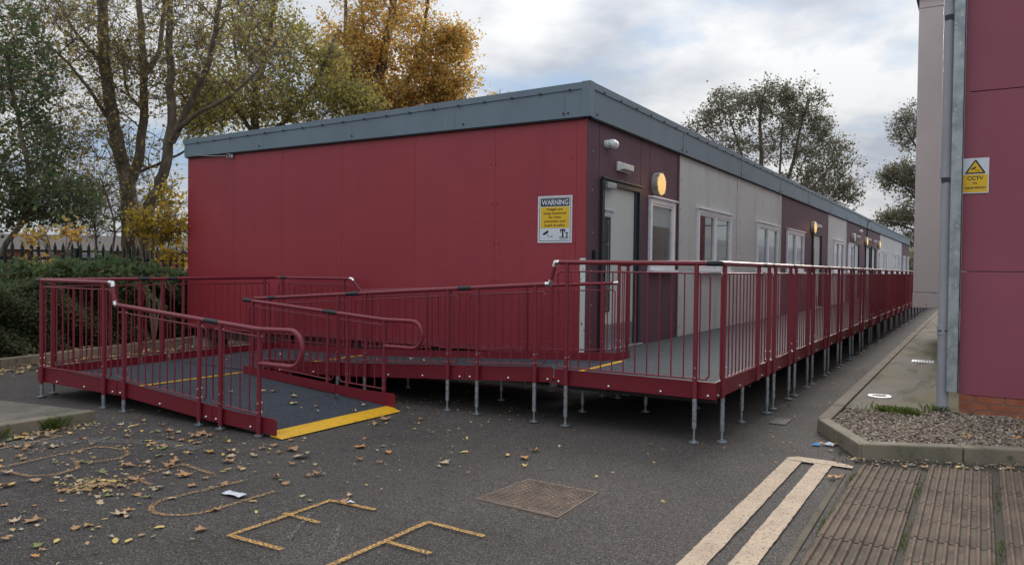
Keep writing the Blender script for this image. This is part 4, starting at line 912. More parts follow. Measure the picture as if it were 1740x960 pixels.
for a, b in zip([-.5] + xj[:-1], xj): 
    h = MB().tube([(a, YS, PT), (b, YS, PT)], HR, 12).build('handrail', 'paint', rp)
    MB().tube([(b - .06, YS, PT), (b + .06, YS, PT)], HR * 1.10, 12).build('rubber_sleeve', 'rubber', h)
e0, e1 = back(-4.13), back(-.27)
zl_ = 1.362
h = handrail([(XA, 5.04, zl_), (XA, 5.13, zl_), (*back(-4.0), zl_), (*back(-.5), 1.372), (-.27, 5.42, 1.374), (-.27, 5.2, 1.376), (XD, 3.785, 1.382)], .06,
             sleeves=[((*back(-2.80), 1.364), (*back(-2.62), 1.364)), ((*back(-2.34), 1.365), (*back(-2.18), 1.365)), ((-.27, 5.30, 1.375), (-.27, 5.17, 1.376))], fit=[((XD, 4.5, 1.38), (XD, 3.785, 1.382), (XD, 3.61, 1.205))])
MB().tube(smooth_path([(XA, 5.02, zl_), (XA, 5.13, zl_), (*back(-4.04), zl_)], .06), HR * 1.11, 14).build('rubber_sleeve', 'rubber', h)
handrail([(XD, 3.785, 1.382), (XD, 3.61, 1.205), (XD, -.55, 1.405)], .02, fit=[((XD, .5, 1.35), (XD, -.55, 1.405), (XD + .05, -.575, 1.44))])
handrail([(XD, -.575, PT), (.10, -.575, PT)])
# ------------------------------------------------------------------ fallen leaves
LEAVES = [(-2.67,-3.41,0.135,'o'),(-3.45,-1.14,0.137,'b'),(-3.19,-1.11,0.112,'b'),(-3.65,-1.9,0.045,'y'),(-3.47,-0.99,0.059,'y'),(-5.74,-0.21,0.113,'b'),(-5.33,0.26,0.101,'b'),(-5.47,0.39,0.1,'b'),(-5.81,0.4,0.087,'g'),(-5.69,0.51,0.065,'t'),(-6.12,0.21,0.132,'t'),(-5.75,0.25,0.087,'t'),(-6.02,-0.44,0.098,'b'),(-6.14,-0.2,0.063,'y'),(-6.28,-0.24,0.061,'b'),(-6.25,-0.31,0.041,'g'),(-6.37,-0.26,0.067,'y'),(-6.41,-0.2,0.06,'y'),(-6.33,0.11,0.035,'y'),(-6.38,-0.11,0.047,'t'),(-6.42,0.18,0.097,'b'),(-6.34,0.19,0.078,'b'),(-6.47,0.53,0.136,'b'),(-6.55,0.61,0.1,'t'),(-6.6,0.44,0.042,'t'),(-6.77,-0.07,0.063,'o'),(-6.68,0.09,0.085,'g'),(-6.71,0.0,0.058,'b'),(-6.73,0.34,0.08,'b'),(-6.59,0.07,0.053,'y'),(-6.42,1.0,0.068,'b'),(-6.21,1.48,0.107,'b'),(-6.02,1.83,0.132,'t'),(-5.98,1.23,0.058,'y'),(-5.91,1.05,0.124,'t'),(-6.01,0.98,0.097,'b'),(-6.06,1.01,0.089,'b'),(-5.87,0.95,0.133,'b'),(-5.8,0.91,0.083,'b'),(-5.72,0.98,0.076,'y'),(-5.77,0.8,0.075,'t'),(-5.8,1.09,0.068,'g'),(-5.75,1.05,0.06,'y'),(-5.61,0.87,0.103,'b'),(-5.58,0.85,0.06,'b'),(-5.43,1.29,0.146,'b'),(-5.38,1.41,0.065,'t'),(-5.27,1.24,0.093,'t'),(-5.22,1.04,0.138,'b'),(-5.11,1.1,0.113,'b'),(-5.4,1.02,0.063,'b'),(-5.38,0.84,0.097,'t'),(-5.32,0.69,0.149,'b'),(-4.89,0.74,0.141,'b'),(-4.66,1.0,0.139,'t'),(-4.66,0.72,0.087,'t'),(-4.32,0.88,0.123,'b'),(-5.12,0.52,0.053,'y'),(-4.99,0.09,0.105,'b'),(-5.08,-0.11,0.093,'b'),(-5.04,-0.01,0.069,'g'),(-4.63,0.75,0.107,'t'),(-4.78,1.14,0.099,'y'),(-4.76,1.11,0.089,'o'),(-4.88,1.25,0.069,'t'),(-4.87,1.65,0.132,'b'),(-4.92,1.57,0.09,'g'),(-5.16,2.2,0.082,'b'),(-5.42,2.38,0.11,'t'),(-5.49,2.56,0.131,'b'),(-5.75,2.14,0.056,'g'),(-4.34,0.61,0.13,'b'),(-4.47,0.41,0.19,'t'),(-4.65,0.29,0.084,'b'),(-3.95,0.23,0.143,'o'),(-3.95,-0.1,0.109,'o'),(-3.8,0.09,0.062,'b'),(-3.73,0.03,0.062,'g'),(-4.23,-0.26,0.066,'b'),(-4.25,-0.06,0.077,'b'),(-4.74,-0.13,0.062,'t'),(-4.76,-0.1,0.124,'b'),(-4.83,-0.06,0.079,'b'),(-5.17,-0.76,0.102,'b'),(-5.04,-0.69,0.081,'t'),(-5.27,-0.54,0.055,'g'),(-5.23,-0.43,0.056,'t'),(-4.78,-0.61,0.034,'y'),(-4.8,-0.77,0.033,'t'),(-3.96,-0.69,0.114,'t'),(-4.07,-0.72,0.056,'t'),(-3.58,-0.62,0.07,'y'),(-3.45,-0.98,0.069,'y'),(-3.67,-1.28,0.075,'y'),(-3.64,-1.48,0.046,'g'),(-5.49,-0.25,0.055,'y'),(-5.63,-0.45,0.045,'y'),(-4.98,0.47,0.054,'y'),(-4.09,0.91,0.095,'b'),(-3.97,0.87,0.053,'t'),(-3.1,0.78,0.129,'b'),(-2.87,0.86,0.182,'b'),(-3.66,0.42,0.054,'b'),(-2.66,0.57,0.073,'b'),(-3.11,0.07,0.067,'b'),(-1.71,-3.24,0.052,'b'),(-4.81,2.26,0.086,'b'),(-4.61,2.33,0.077,'o'),(-4.52,2.62,0.08,'y'),(-4.82,1.93,0.083,'y'),(-5.08,1.95,0.051,'y'),(-4.64,1.85,0.085,'b'),(-4.46,2.16,0.111,'b'),(-4.46,2.02,0.088,'t'),(-4.48,1.74,0.129,'b'),(-4.36,1.78,0.142,'b'),(-4.37,1.67,0.108,'b'),(-4.63,1.7,0.084,'b'),(-5.1,1.79,0.08,'t'),(-4.33,2.44,0.092,'b'),(-4.55,2.76,0.092,'t'),(-4.07,3.36,0.075,'o'),(-5.03,2.76,0.097,'y'),(-5.31,3.03,0.096,'o'),(-5.17,3.0,0.108,'b'),(-5.04,3.36,0.113,'t'),(-5.4,2.94,0.126,'y'),(-5.48,2.93,0.093,'g'),(-5.1,2.94,0.087,'b'),(-1.43,-3.12,0.076,'b')]
def leaf_mesh(kind, seed):
    """lobed maple-like leaf (kinds b,t,o) or an oval one (y,g), length 1, curled"""
    g = random.Random(seed); pts = []
    lob = kind != 'oval'
    if lob:
        A = [(0, 1.0), (24, .62), (46, .9), (70, .5), (100, .80), (128, .44), (155, .50), (180, .22)]
        A = A + [(360 - a, r) for a, r in A[1:-1]][::-1]
        for a, r in A: r *= g.uniform(.86, 1.12); pts.append((r * math.cos(R(a)) * .52, r * math.sin(R(a)) * .46))
    else:
        for i in range(12): a = i * 30; pts.append((.5 * math.cos(R(a)), .24 * math.sin(R(a)) * (1 + .2 * math.cos(R(a)))))
    c1, c2, tw = g.uniform(.5, 1.6), g.uniform(-.4, .9), g.uniform(-.6, .6)
    f = lambda x, y: c1 * .75 * y * y + c2 * x * x * .6 + tw * x * y + .03 * math.sin(9 * x + seed) 
    ring = [(x, y, f(x, y)) for x, y in pts]; inner = [(x * .5, y * .5, f(x * .5, y * .5) + .012) for x, y in pts]
    n = len(ring); vs = ring + inner + [(0, 0, 0)]; mn = min(v[2] for v in vs); vs = [(x, y, z - mn + .008) for x, y, z in vs]
    fs = [(i, (i + 1) % n, n + (i + 1) % n, n + i) for i in range(n)] + [(n + i, n + (i + 1) % n, 2 * n) for i in range(n)]
    b = len(vs); sx = -.5; vs += [(-.1, -.012, .01), (-.1, .012, .01), (-.72, .012, .03), (-.72, -.006, .03)]; fs.append((b, b + 1, b + 2, b + 3))
    return vs, fs
LM = {}
for k in 'btoyg':
    for s_ in range(4):
        v, f = leaf_mesh('oval' if k in 'yg' and s_ % 2 else 'lob', s_ + 10 * 'btoyg'.index(k)); mb = MB(); mb.add(v, f); LM[k, s_] = mb.build('fallen_leaf', 'leaf_' + k, mesh_only=True)
LAB = dict(b='brown dry autumn leaf lying on the dark asphalt', t='pale tan curled autumn leaf lying on the dark asphalt', o='bright orange autumn leaf lying on the dark asphalt', y='small yellow autumn leaf lying on the dark asphalt', g='greenish fallen leaf lying on the dark asphalt')
GRP = dict(b='brown leaves on the asphalt', t='tan leaves on the asphalt', o='orange leaves on the asphalt', y='yellow leaves on the asphalt', g='green leaves on the asphalt')
def where(x, y, s):
    if y > 2.8: w = 'at the foot of the low concrete platform'
    elif x > -4.9 and y > 1.3: w = 'beside the left foot of the ramp'
    elif x > -4.2 and y > -.2: w = 'in front of the yellow ramp edge'
    elif x < -6.05: w = 'at the near left, in front of the sprayed letters'
    elif y > 1.3: w = 'on or beside the sprayed letter B'
    elif y > .45: w = 'in the drift over the sprayed letter F'
    elif y > -.35: w = 'beside the sprayed letter U'
    elif y > -.9 and x < -4.4: w = 'beside the sprayed letter E'
    else: w = 'on the open asphalt towards the iron cover'
    return w, ('large' if s > .105 else 'mid sized' if s > .07 else 'small')
CN = dict(b='brown crinkled', t='pale tan', o='bright orange', y='yellow', g='greenish')
def leaf(x, y, z, s, k, lab=None, grp=None, tilt=.12):
    o = link('fallen_leaf', LM[k, rnd.randrange(4)]); o.location = (x, y, z); o.scale = (s, s * rnd.uniform(.7, 1.05), s * rnd.uniform(.7, 1.3)); o.rotation_euler = (rnd.uniform(-tilt, tilt), rnd.uniform(-tilt, tilt), rnd.uniform(0, 6.28))
    w, sz = where(x, y, s); L0 = '%s %s fallen leaf %s' % (sz, CN[k], w)
    tag(o, lab or L0, 'leaf', None if lab else L0.replace('leaf', 'leaves')); return o
for i, (x, y, s, k) in enumerate(LEAVES):
    if i == 0: o = leaf(x, y, .006, .15, 'o', 'large pale orange leaf lying beside the end of the double line'); o.scale = (.17, .11, .12); o.rotation_euler = (0, 0, -.9); continue
    if i == 1: leaf(x, y, .002, s * 1.1, 'o', 'curled orange brown leaf on the asphalt, nearest the far side of the iron cover'); continue
    leaf(x, y, .002, s * 1.12, k)
for i in range(95):
    x, y = rnd.uniform(-6.6, -4.3), rnd.uniform(.1, 3.0); leaf(x, y, .002, rnd.uniform(.035, .115), rnd.choice('bbbttoyg'))
for (x, y, z) in [(-3.26, 4.33, .236), (-1.8, 4.69, .236), (-1.54, 4.93, .236), (-3.15, 1.89, .1), (-3.06, 1.65, .08), (-2.92, 2.15, .12), (-3.23, 1.7, .08), (-2.91, 1.25, .05), (-2.65, 1.36, .06), (-3.21, 1.47, .068), (-2.6, 1.82, .09), (-3.74, 1.94, .1), (-3.3, 2.74, .16), (-3.01, 2.55, .15), (-3.93, 2.2, .125), (-2.9, 2.5, .14), (-.75, 3.4, .255), (-.89, 2.72, .29), (-.58, 2.78, .29), (-.69, 2.27, .315), (-.8, 1.98, .33), (-.47, 1.98, .33), (-.71, 4.27, .237), (-1.16, 4.1, .237), (-.46, 1.26, .37), (-.39, .54, .405), (.69, -.81, .465), (-1.3, 3.9, .237), (-1.0, 3.8, .237), (-.6, 3.9, .237), (-1.5, 4.4, .237), (-1.4, 3.7, .237), (-.9, 4.6, .237)]:
    leaf(x, y, z + .002, rnd.uniform(.055, .11), rnd.choice('ttby'), 'pale dry leaf lying on the dark grit deck of the ramp' if 0 else None, None)
for o in [o for o in C.objects if o.name.startswith('fallen_leaf') and o.location.z > .03]:
    pl_ = 'lower flight of the ramp' if o.location.x < -2.42 and o.location.y < 3.55 else 'turning landing of the ramp' if o.location.y > 3.55 else 'upper flight of the ramp' if o.location.y > -.55 else 'wide deck before the first door'
    cl_ = [n_ for k_, n_ in CN.items() if o.data.name == LM[k_, 0].name or any(o.data == LM[k_, q_] for q_ in range(4))][0]
    o['label'] = '%s leaf lying on the dark grit of the %s' % (cl_, pl_); o['group'] = '%s leaves on the %s' % (cl_, pl_)
leaf(-1.1, -4.28, .135, .12, 'o', 'curled orange leaf on the gravel bed in front of the brick plinth'); leaf(-.85, -4.66, .135, .12, 'o', 'flat orange brown leaf on the gravel bed at the right')
for (x, y) in ((-1.95, -4.0), (-2.0, -3.85), (-1.75, -4.35), (-1.6, -4.6), (-1.68, -4.52), (-2.08, -3.65), (-1.8, -4.25), (-1.45, -3.25)): leaf(x, y, .012, rnd.uniform(.06, .12), rnd.choice('obty'), None, None)
for o in [o for o in C.objects if o.name.startswith('fallen_leaf') and o.location.y < -3.2 and o.get('group')]:
    o['label'] = 'fallen leaf lying among pebbles in the gutter below the gravel bed kerb'; o['group'] = 'leaves along the kerb foot'
# litter of crumbs and leaf fragments
def flakes(name, P, size, m, seed=3, flat=.35, extra=None):
    g = np.random.default_rng(seed); n = len(P); a = g.uniform(0, 6.28, n); s = size * g.uniform(.5, 1.4, n)
    d = np.stack([np.cos(a), np.sin(a), g.uniform(-flat, flat, n)], -1) * s[:, None]; e = np.stack([-np.sin(a), np.cos(a), g.uniform(-flat, flat, n)], -1) * (s * g.uniform(.4, .8, n))[:, None]
    up = np.array([0, 0, 1]) * (s * g.uniform(.0, .3, n))[:, None]
    V = np.stack([P - d, P - e + up, P + d, P + e + up], 1).reshape(-1, 3); F = (np.arange(n) * 4)[:, None] + np.arange(4)
    return fast_mesh(name, V, F, m)
mat('leaf_litter_mix', (.3, .2, .1), .8, island=[(.38, .22, .10), (.52, .40, .23), (.18, .11, .06), (.60, .44, .14), (.30, .16, .07), (.46, .33, .18)]); MA['litter'] = MATS['leaf_litter_mix']
Q = []
def lit(n, x0, x1, y0, y1, z=.006): Q.append(np.c_[rng.uniform(x0, x1, n), rng.uniform(y0, y1, n), np.full(n, z)])
lit(170, -6.8, -3.4, -.6, 3.2); lit(150, -5.7, -4.3, .8, 2.9); lit(160, -3.2, -.6, -.5, 1.4); lit(40, -4.5, -1.5, -3, .5); lit(160, -5.4, -4.6, 2.85, 3.13); lit(500, -6, 0, 6.9, 8.3); lit(60, -2, 6, -2.9, -2.4)
lit(260, -2, 0, .5, 5.3)
g = np.random.default_rng(5); c = np.c_[g.normal(-5.85, .10, 220), g.normal(.95, .16, 220), np.full(220, .012)]; Q.append(c)
tag(link('leaf_litter', flakes('leaf_litter', np.concatenate(Q), .016, 'litter', 3)), kind='stuff')
Q = []; lit(600, -4.5, .6, 7.2, 9.0, .13); PQ = np.concatenate(Q); PQ[:, 2] = np.where(PQ[:, 1] > 8.35 + .2 * (PQ[:, 0] + 1.7), .115, .006)
tag(link('leaf_litter', flakes('leaf_litter', PQ, .045, 'litter', 8)), kind='stuff')
Q = []; lit(200, -2.1, -1.2, -4.9, -3.4, .02); PQ = np.concatenate(Q); dd = (PQ[:, 0] + 1.885) + (PQ[:, 1] + 3.52) * .466; PQ = PQ[(dd < -.01) & (dd > -.14)]; tag(link('leaf_litter', flakes('leaf_litter', PQ, .02, 'litter', 9)), kind='stuff')
Q = []; lit(500, -1.6, .3, -5.6, -3.3, .112); PQ = Q[0]; PQ = PQ[in_poly(PQ, poly)]; tag(link('leaf_litter', flakes('leaf_litter', PQ, .016, 'litter', 12)), kind='stuff')
# litter items
pk = thing('litter_packet', 'crushed blue and white packet beside the kerb corner', 'litter', (-1.55, -3.13, 0))
MB().add([(-1.59, -3.06, .005), (-1.53, -3.08, .004), (-1.52, -3.14, .012), (-1.58, -3.13, .006), (-1.55, -3.10, .025)], [(0, 1, 4), (1, 2, 4), (2, 3, 4), (3, 0, 4)]).build('wrapper', 'plastic', pk, smooth=False)
MB().add([(-1.52, -3.15, .010), (-1.44, -3.16, .008), (-1.44, -3.25, .010), (-1.53, -3.24, .006), (-1.48, -3.2, .03)], [(0, 1, 4), (1, 2, 4), (2, 3, 4), (3, 0, 4)]).build('flap', 'paper', pk, smooth=False)
pp = thing('paper_scrap', 'crumpled white paper scrap with a leaf on it, inside the sprayed letters', 'litter', (-5.45, -.03, 0))
mb = MB(); gx = [[(-5.50 + i * .035, .06 - j * .045, .006 + .012 * rnd.random()) for j in range(5)] for i in range(3)]
mb.add([q for r_ in gx for q in r_], [(i * 5 + j, i * 5 + j + 1, (i + 1) * 5 + j + 1, (i + 1) * 5 + j) for i in range(2) for j in range(4)]); mb.build('paper', 'paper', pp, smooth=False)
mb = MB(); mb.add([(-5.19 + a, -.80 + b, .006 + c_) for a, b, c_ in ((0, 0, 0), (.05, .01, .01), (.04, -.05, .0), (-.01, -.04, .02))], [(0, 1, 2, 3)])
tag(mb.build('paper_scrap', 'paper', smooth=False), 'tiny white paper scrap on the upright of the sprayed letter E', 'litter')
# ------------------------------------------------------------------ vegetation
def grass_tufts(name, P, h, m, seed=2):
    g = np.random.default_rng(seed); n = len(P); a = g.uniform(0, 6.28, n); hh = h * g.uniform(.5, 1.3, n); ln = g.uniform(.1, .9, n) * hh
    d = np.stack([np.cos(a), np.sin(a), np.zeros(n)], -1); w = np.stack([-np.sin(a), np.cos(a), np.zeros(n)], -1) * .004
    V = np.stack([P - w, P + w, P + d * (ln * .4)[:, None] + [0, 0, 1] * (hh * .7)[:, None] + w * .8, P + d * ln[:, None] + [0, 0, 1] * hh[:, None]], 1).reshape(-1, 3)
    return fast_mesh(name, V, (np.arange(n) * 4)[:, None] + np.arange(4), m)
def cl(n, x, y, z, s): return np.c_[rng.normal(x, s, n), rng.normal(y, s * 1.2, n), np.full(n, z)]
P = np.concatenate([cl(260, .0, -3.55, .11, .07), cl(160, -.05, -3.75, .11, .05), cl(120, .25, -3.98, .12, .05)])
tag(link('weeds', grass_tufts('weeds', P, .065, 'grass')), kind='stuff')
_keep = lambda q: q[np.sin(q[:, 0] * 5.3 + q[:, 1] * 40) + rng.normal(0, .5, len(q)) > .45]
P = np.concatenate([np.c_[rng.uniform(-6, -2.4, 700), rng.normal(-3.545 , .012, 700), np.zeros(700)], np.c_[rng.uniform(-6, -2.1, 600), rng.normal(-3.998, .012, 600), np.zeros(600)], np.c_[rng.uniform(-6, -1.9, 600), rng.normal(-4.475, .014, 600), np.zeros(600)], cl(90, -1.75, -3.35, .0, .06), cl(60, -2.0, -3.62, 0, .04)])
P = _keep(P); tag(link('moss_weeds', grass_tufts('moss_weeds', P, .016, 'grass', 5)), kind='stuff')
P = np.concatenate([cl(120, -5.0, 3.13, 0, .05), cl(160, -5.6, 3.1, 0, .07)]); tag(link('weeds', grass_tufts('weeds', P, .09, 'grass', 6)), kind='stuff')

def leaves_mesh(name, P, size, m, seed=1, droop=.3):
    g = np.random.default_rng(seed); n = len(P); s = size * g.uniform(.6, 1.35, n)
    a = g.normal(0, 1, (n, 3)); a[:, 2] -= droop; a /= np.linalg.norm(a, axis=1)[:, None] + 1e-9
    b = g.normal(0, 1, (n, 3)); b = np.cross(a, b); b /= np.linalg.norm(b, axis=1)[:, None] + 1e-9; c = np.cross(a, b)
    A = a * s[:, None]; B = b * (s * .42)[:, None]; Cc = c * (s * .16)[:, None]
    V = np.stack([P, P + A * .5 + B + Cc, P + A, P + A * .45 - B + Cc], 1).reshape(-1, 3)
    return fast_mesh(name, V, (np.arange(n) * 4)[:, None] + np.arange(4), m)
def prisms(name, S, m, k=5):
    """S rows: p0(3) p1(3) r0 r1 -> joined tapered limbs"""
    S = np.array(S, float); n = len(S); p0, p1, r0, r1 = S[:, :3], S[:, 3:6], S[:, 6], S[:, 7]
    t = p1 - p0; t /= np.linalg.norm(t, axis=1)[:, None] + 1e-9; ref = np.where(np.abs(t[:, 2:3]) < .8, [[0, 0, 1.]], [[1., 0, 0]]); u = np.cross(t, ref); u /= np.linalg.norm(u, axis=1)[:, None]; w = np.cross(t, u)
    an = np.arange(k) * 2 * math.pi / k; D = u[:, None] * np.cos(an)[None, :, None] + w[:, None] * np.sin(an)[None, :, None]
    V = np.concatenate([p0[:, None] - t[:, None] * r0[:, None, None] * .3 + D * r0[:, None, None], p1[:, None] + t[:, None] * r1[:, None, None] * .3 + D * r1[:, None, None]], 1)
    i = np.arange(k); F = np.stack([i, (i + 1) % k, k + (i + 1) % k, k + i], -1); F = F[None] + (np.arange(n) * 2 * k)[:, None, None]
    return fast_mesh(name, V.reshape(-1, 3), F.reshape(-1, 4), m)
def tree(name, label, cat, base, stems, blobs, seed, leaf_m, leaf_size, twig=(3, .5), lpt=6, bark='bark', br=.05, group=None, jit=.08, shell=.35, twr=.006, up=.25, parts=None):
    g = np.random.default_rng(seed); S = []; nodes = []; nr = []
    T = thing(name, label, cat, base, group); o_ = np.array(base)
    def seg(a, b, ra, rb): S.append([*(a - o_), *(b - o_), ra, rb])
    for pts, r0, r1 in stems:
        pts = [np.array(p, float) for p in pts]; k = len(pts); fine = []
        for i in range(k - 1):
            m_ = 5
            for j in range(m_): fine.append(pts[i] * (1 - j / m_) + pts[i + 1] * (j / m_))
        fine.append(pts[-1]); fine = np.array(fine); fs = fine.copy()
        for _ in range(2): fs[1:-1] = (fs[:-2] + 2 * fs[1:-1] + fs[2:]) / 4
        fs[1:-1] += g.normal(0, r0 * .12, fs[1:-1].shape)
        K = len(fs)
        for i in range(K - 1):
            ra, rb = r0 + (r1 - r0) * i / (K - 1), r0 + (r1 - r0) * (i + 1) / (K - 1); seg(fs[i], fs[i + 1], ra, rb); 
            if i > K * .25: nodes.append(fs[i + 1]); nr.append(rb)
    tg = []; 
    for c, rad, n in blobs:
        c = np.array(c, float); rad = np.array(rad, float)
        d = g.normal(0, 1, (n, 3)); d /= np.linalg.norm(d, axis=1)[:, None]; rr = g.uniform(shell, 1, n) ** .6
        tg.append(c + d * rad * rr[:, None] * g.uniform(.85, 1.1, (n, 1)))
    tg = np.concatenate(tg); nd = np.array(nodes); dist = np.sqrt(((tg[:, None] - nd[None]) ** 2).sum(-1)).min(1); tg = tg[np.argsort(dist)]
    cap = len(nd) + len(tg) * 4 + 8; ND = np.zeros((cap, 3)); NR = np.zeros(cap); k = len(nd); ND[:k] = nd; NR[:k] = nr; LP = []
    tlen = twig[1]
    for t_ in tg:
        dv = t_ - ND[:k]; dd = np.sqrt((dv ** 2).sum(1)); cost = dd + np.maximum(0, -dv[:, 2] + .15 * dd) * 1.6 + (NR[:k] < .012) * .3; j = int(cost.argmin()); p0 = ND[j]; L = dd[j]
        r0 = min(NR[j] * .62, .010 + br * L / 3.0); r0 = max(r0, .007); r1 = max(.006, r0 * .35)
        c1 = p0 + (t_ - p0) * .45 + np.array([0, 0, up * L]) * .5 + g.normal(0, .07 * L, 3); prev = p0
        for q in range(1, 5):
            t = q / 4; pt_ = p0 * (1 - t) ** 2 + c1 * 2 * t * (1 - t) + t_ * t * t; ra = r0 + (r1 - r0) * (q - 1) / 4; rb = r0 + (r1 - r0) * q / 4
            seg(prev, pt_, ra, rb); ND[k] = pt_; NR[k] = rb; k += 1; prev = pt_
        for w in range(twig[0]):
            d = g.normal(0, 1, 3); d += (t_ - p0) / (L + 1e-6) * .8; d[2] += .2; d /= np.linalg.norm(d); l = tlen * g.uniform(.5, 1.3); mid = prev + d * l * .5 + g.normal(0, .07 * l, 3); e = mid + (d + g.normal(0, .35, 3)) * l * .5
            seg(prev, mid, twr, twr * .75); seg(mid, e, twr * .75, twr * .45)
            u = g.uniform(.15, 1.05, lpt)[:, None]; LP.append(prev * (1 - u) + e * u + g.normal(0, jit, (lpt, 3)))
    tr = link('trunk', prisms('trunk', S, bark, 6), T); shade(tr.data)
    if lpt:
        LPa = np.concatenate(LP) - o_; link('crown', leaves_mesh('crown', LPa, leaf_size, leaf_m, seed + 1), T)
    return T
# camera-free world positions taken from the survey of the photograph
fv = np.array([0.85373, 0.52040, -0.01822]); rv = np.array([0.52064, -0.85368, 0.01239]); dv_ = np.array([-0.00911, -0.02006, -0.99976]); cc_ = np.array([-8.9434, -4.3497, 1.5676])
def at(u, v, d): return cc_ + d * (fv + rv * (u - 870) / 1307.4 + dv_ * (v - 480) / 1307.4)

# palisade fence, pale by pale
fn = thing('palisade_fence', 'black steel palisade fence behind the hedge', 'fence', (-1, 10.5, .1))
mb = MB(); w2 = .034; mb.add([(-w2, 0, 0), (-.012, -.014, 0), (.012, -.014, 0), (w2, 0, 0), (-w2, 0, 1.76), (-.012, -.014, 1.76), (.012, -.014, 1.76), (w2, 0, 1.76), (0, -.006, 1.87)], [(0, 1, 5, 4), (1, 2, 6, 5), (2, 3, 7, 6), (4, 5, 8), (5, 6, 8), (6, 7, 8)])
pm = mb.build('pale', 'fence', mesh_only=True, smooth=False)
i = 0; x = -3.6
while x < 3.4: o = link('pale', pm, fn, Vector((x, 10.5, .1)) - Vector((-1, 10.5, .1))); o.rotation_euler = (0, rnd.uniform(-.015, .015), 0); x += .150
for z in (.5, 1.62): MB().box(-3.7, 3.5, 10.505, 10.55, z, z + .05).build('rail', 'fence', fn, smooth=False)
for x in (-3.4, -.65, 2.1): MB().box(x, x + .1, 10.56, 10.66, 0, 1.85).build('fence_post', 'fence', fn, smooth=False)
# hedge: leaves through a lumpy volume over dark stems
def hedge(name, label, path, depth, h, n, size, m, seed, z0=.12):
    g = np.random.default_rng(seed); T = thing(name, label, 'hedge', (path[0][0], path[0][1], 0)); o_ = np.array([path[0][0], path[0][1], 0])
    P = np.array(path, float); sl_ = np.r_[0, np.cumsum(np.linalg.norm(np.diff(P, axis=0), axis=1))]
    s = g.uniform(0, sl_[-1], n); x = np.interp(s, sl_, P[:, 0]); y = np.interp(s, sl_, P[:, 1])
    hh = h * (1 + .10 * np.sin(s * 2.1) + .07 * np.sin(s * 5.3 + 1)); q = g.random(n); zz_ = g.random(n)
    front = g.random(n) < .6; dq = np.where(front, np.abs(g.normal(0, .09, n)), q * depth); zf = np.where(front, zz_, 1 - np.abs(g.normal(0, .07, n)))
    bul = .18 * np.sin(s * 3.3 + 4 * zf) * np.cos(zf * 5) + .10 * np.sin(s * 7.1 + 9 * zf); lean = .25 * (1 - zf) ** 2 * 0 + .30 * np.clip(zf - .6, 0, 1)
    zz2 = z0 + zf * hh; pts = np.stack([x + g.normal(0, .03, n), y + dq - bul + lean, zz2 + g.normal(0, .04, n)], -1) - o_
    link('foliage', leaves_mesh('foliage', pts, size, m, seed, .2), T)
    S = []
    for i in range(240):
        s_ = g.uniform(0, sl_[-1]); a = np.array([np.interp(s_, sl_, P[:, 0]), np.interp(s_, sl_, P[:, 1]) + g.uniform(.25, depth - .1), z0 - .05]); b = a + [g.normal(0, .25), g.normal(-.1, .2), h * g.uniform(.6, .95)]
        S.append([*(a - o_), *(b - o_), .014, .006])
    link('stem', prisms('stem', S, 'barkd', 5), T)
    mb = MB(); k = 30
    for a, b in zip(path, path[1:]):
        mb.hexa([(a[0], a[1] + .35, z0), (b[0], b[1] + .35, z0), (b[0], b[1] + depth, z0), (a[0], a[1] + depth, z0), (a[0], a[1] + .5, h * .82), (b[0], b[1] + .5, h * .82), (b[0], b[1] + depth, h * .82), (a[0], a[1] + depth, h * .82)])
    mb.build('shade_core', 'hedgecore', T, smooth=False)  # solid block, coloured dark to stand in for shade among the leaves
hedge('hedge', 'dense dark green clipped hedge behind the ramp landing', [(-4.6, 8.25), (-3.1, 8.5), (-1.6, 8.9), (.9, 9.45), (3.4, 9.7)], 1.3, 1.16, 56000, .068, 'lf_hedge', 21)
# multi stemmed tree behind the fence (bole forks low)
d = 17.5; b0 = at(226, 452, d); b0[2] = .1
A = lambda u, v, q=d: tuple(at(u, v, q))
stems = [([b0, A(224, 380), A(214, 300)], .20, .16), ([A(214, 300), A(193, 215, 17.3), A(178, 110, 17.2), A(174, 20, 17), A(168, -90, 17), A(150, -220, 17)], .155, .07),
         ([A(218, 320), A(238, 270, 17.8), A(246, 190, 18), A(243, 90, 18), A(236, -20, 18.2), A(232, -150, 18.4)], .12, .05),
         ([b0 + np.array([.25, -.1, 0]), A(248, 365, 17.2), A(275, 310, 17), A(292, 230, 16.8), A(290, 130, 16.8), A(288, 20, 16.8), A(285, -120, 16.8)], .15, .05),
         ([A(292, 240, 16.8), A(320, 180, 16.6), A(356, 110, 16.4), A(372, 20, 16.2), A(380, -90, 16)], .09, .035), ([A(243, 130, 18), A(272, 90, 18.2), A(280, 0, 18.4), A(300, -120, 18.4)], .07, .03),
         ([A(292, 230, 16.8), A(330, 195, 16.4), A(390, 165, 16), A(440, 120, 15.8)], .06, .02), ([A(214, 300), A(262, 282, 17.6), A(330, 250, 17)], .04, .02),
         ([A(193, 215, 17.3), A(150, 150, 17), A(110, 100, 16.8), A(60, 60, 16.6)], .05, .02), ([A(178, 110, 17.2), A(130, 60, 17), A(90, -10, 17)], .05, .02), ([A(246, 190, 18), A(215, 160, 18), A(206, 80, 17.8)], .04, .02)]
blobs = [(A(120, 130), (2.1, 2.1, 1.7), 130), (A(250, 60), (1.9, 1.9, 1.7), 110), (A(380, 60, 16.5), (1.6, 1.6, 1.7), 90), (A(170, 280), (1.5, 1.5, 1.2), 60), (A(240, -120), (3.2, 3.2, 1.6), 60), (A(40, 30, 17), (1.3, 1.5, 2.2), 70)]
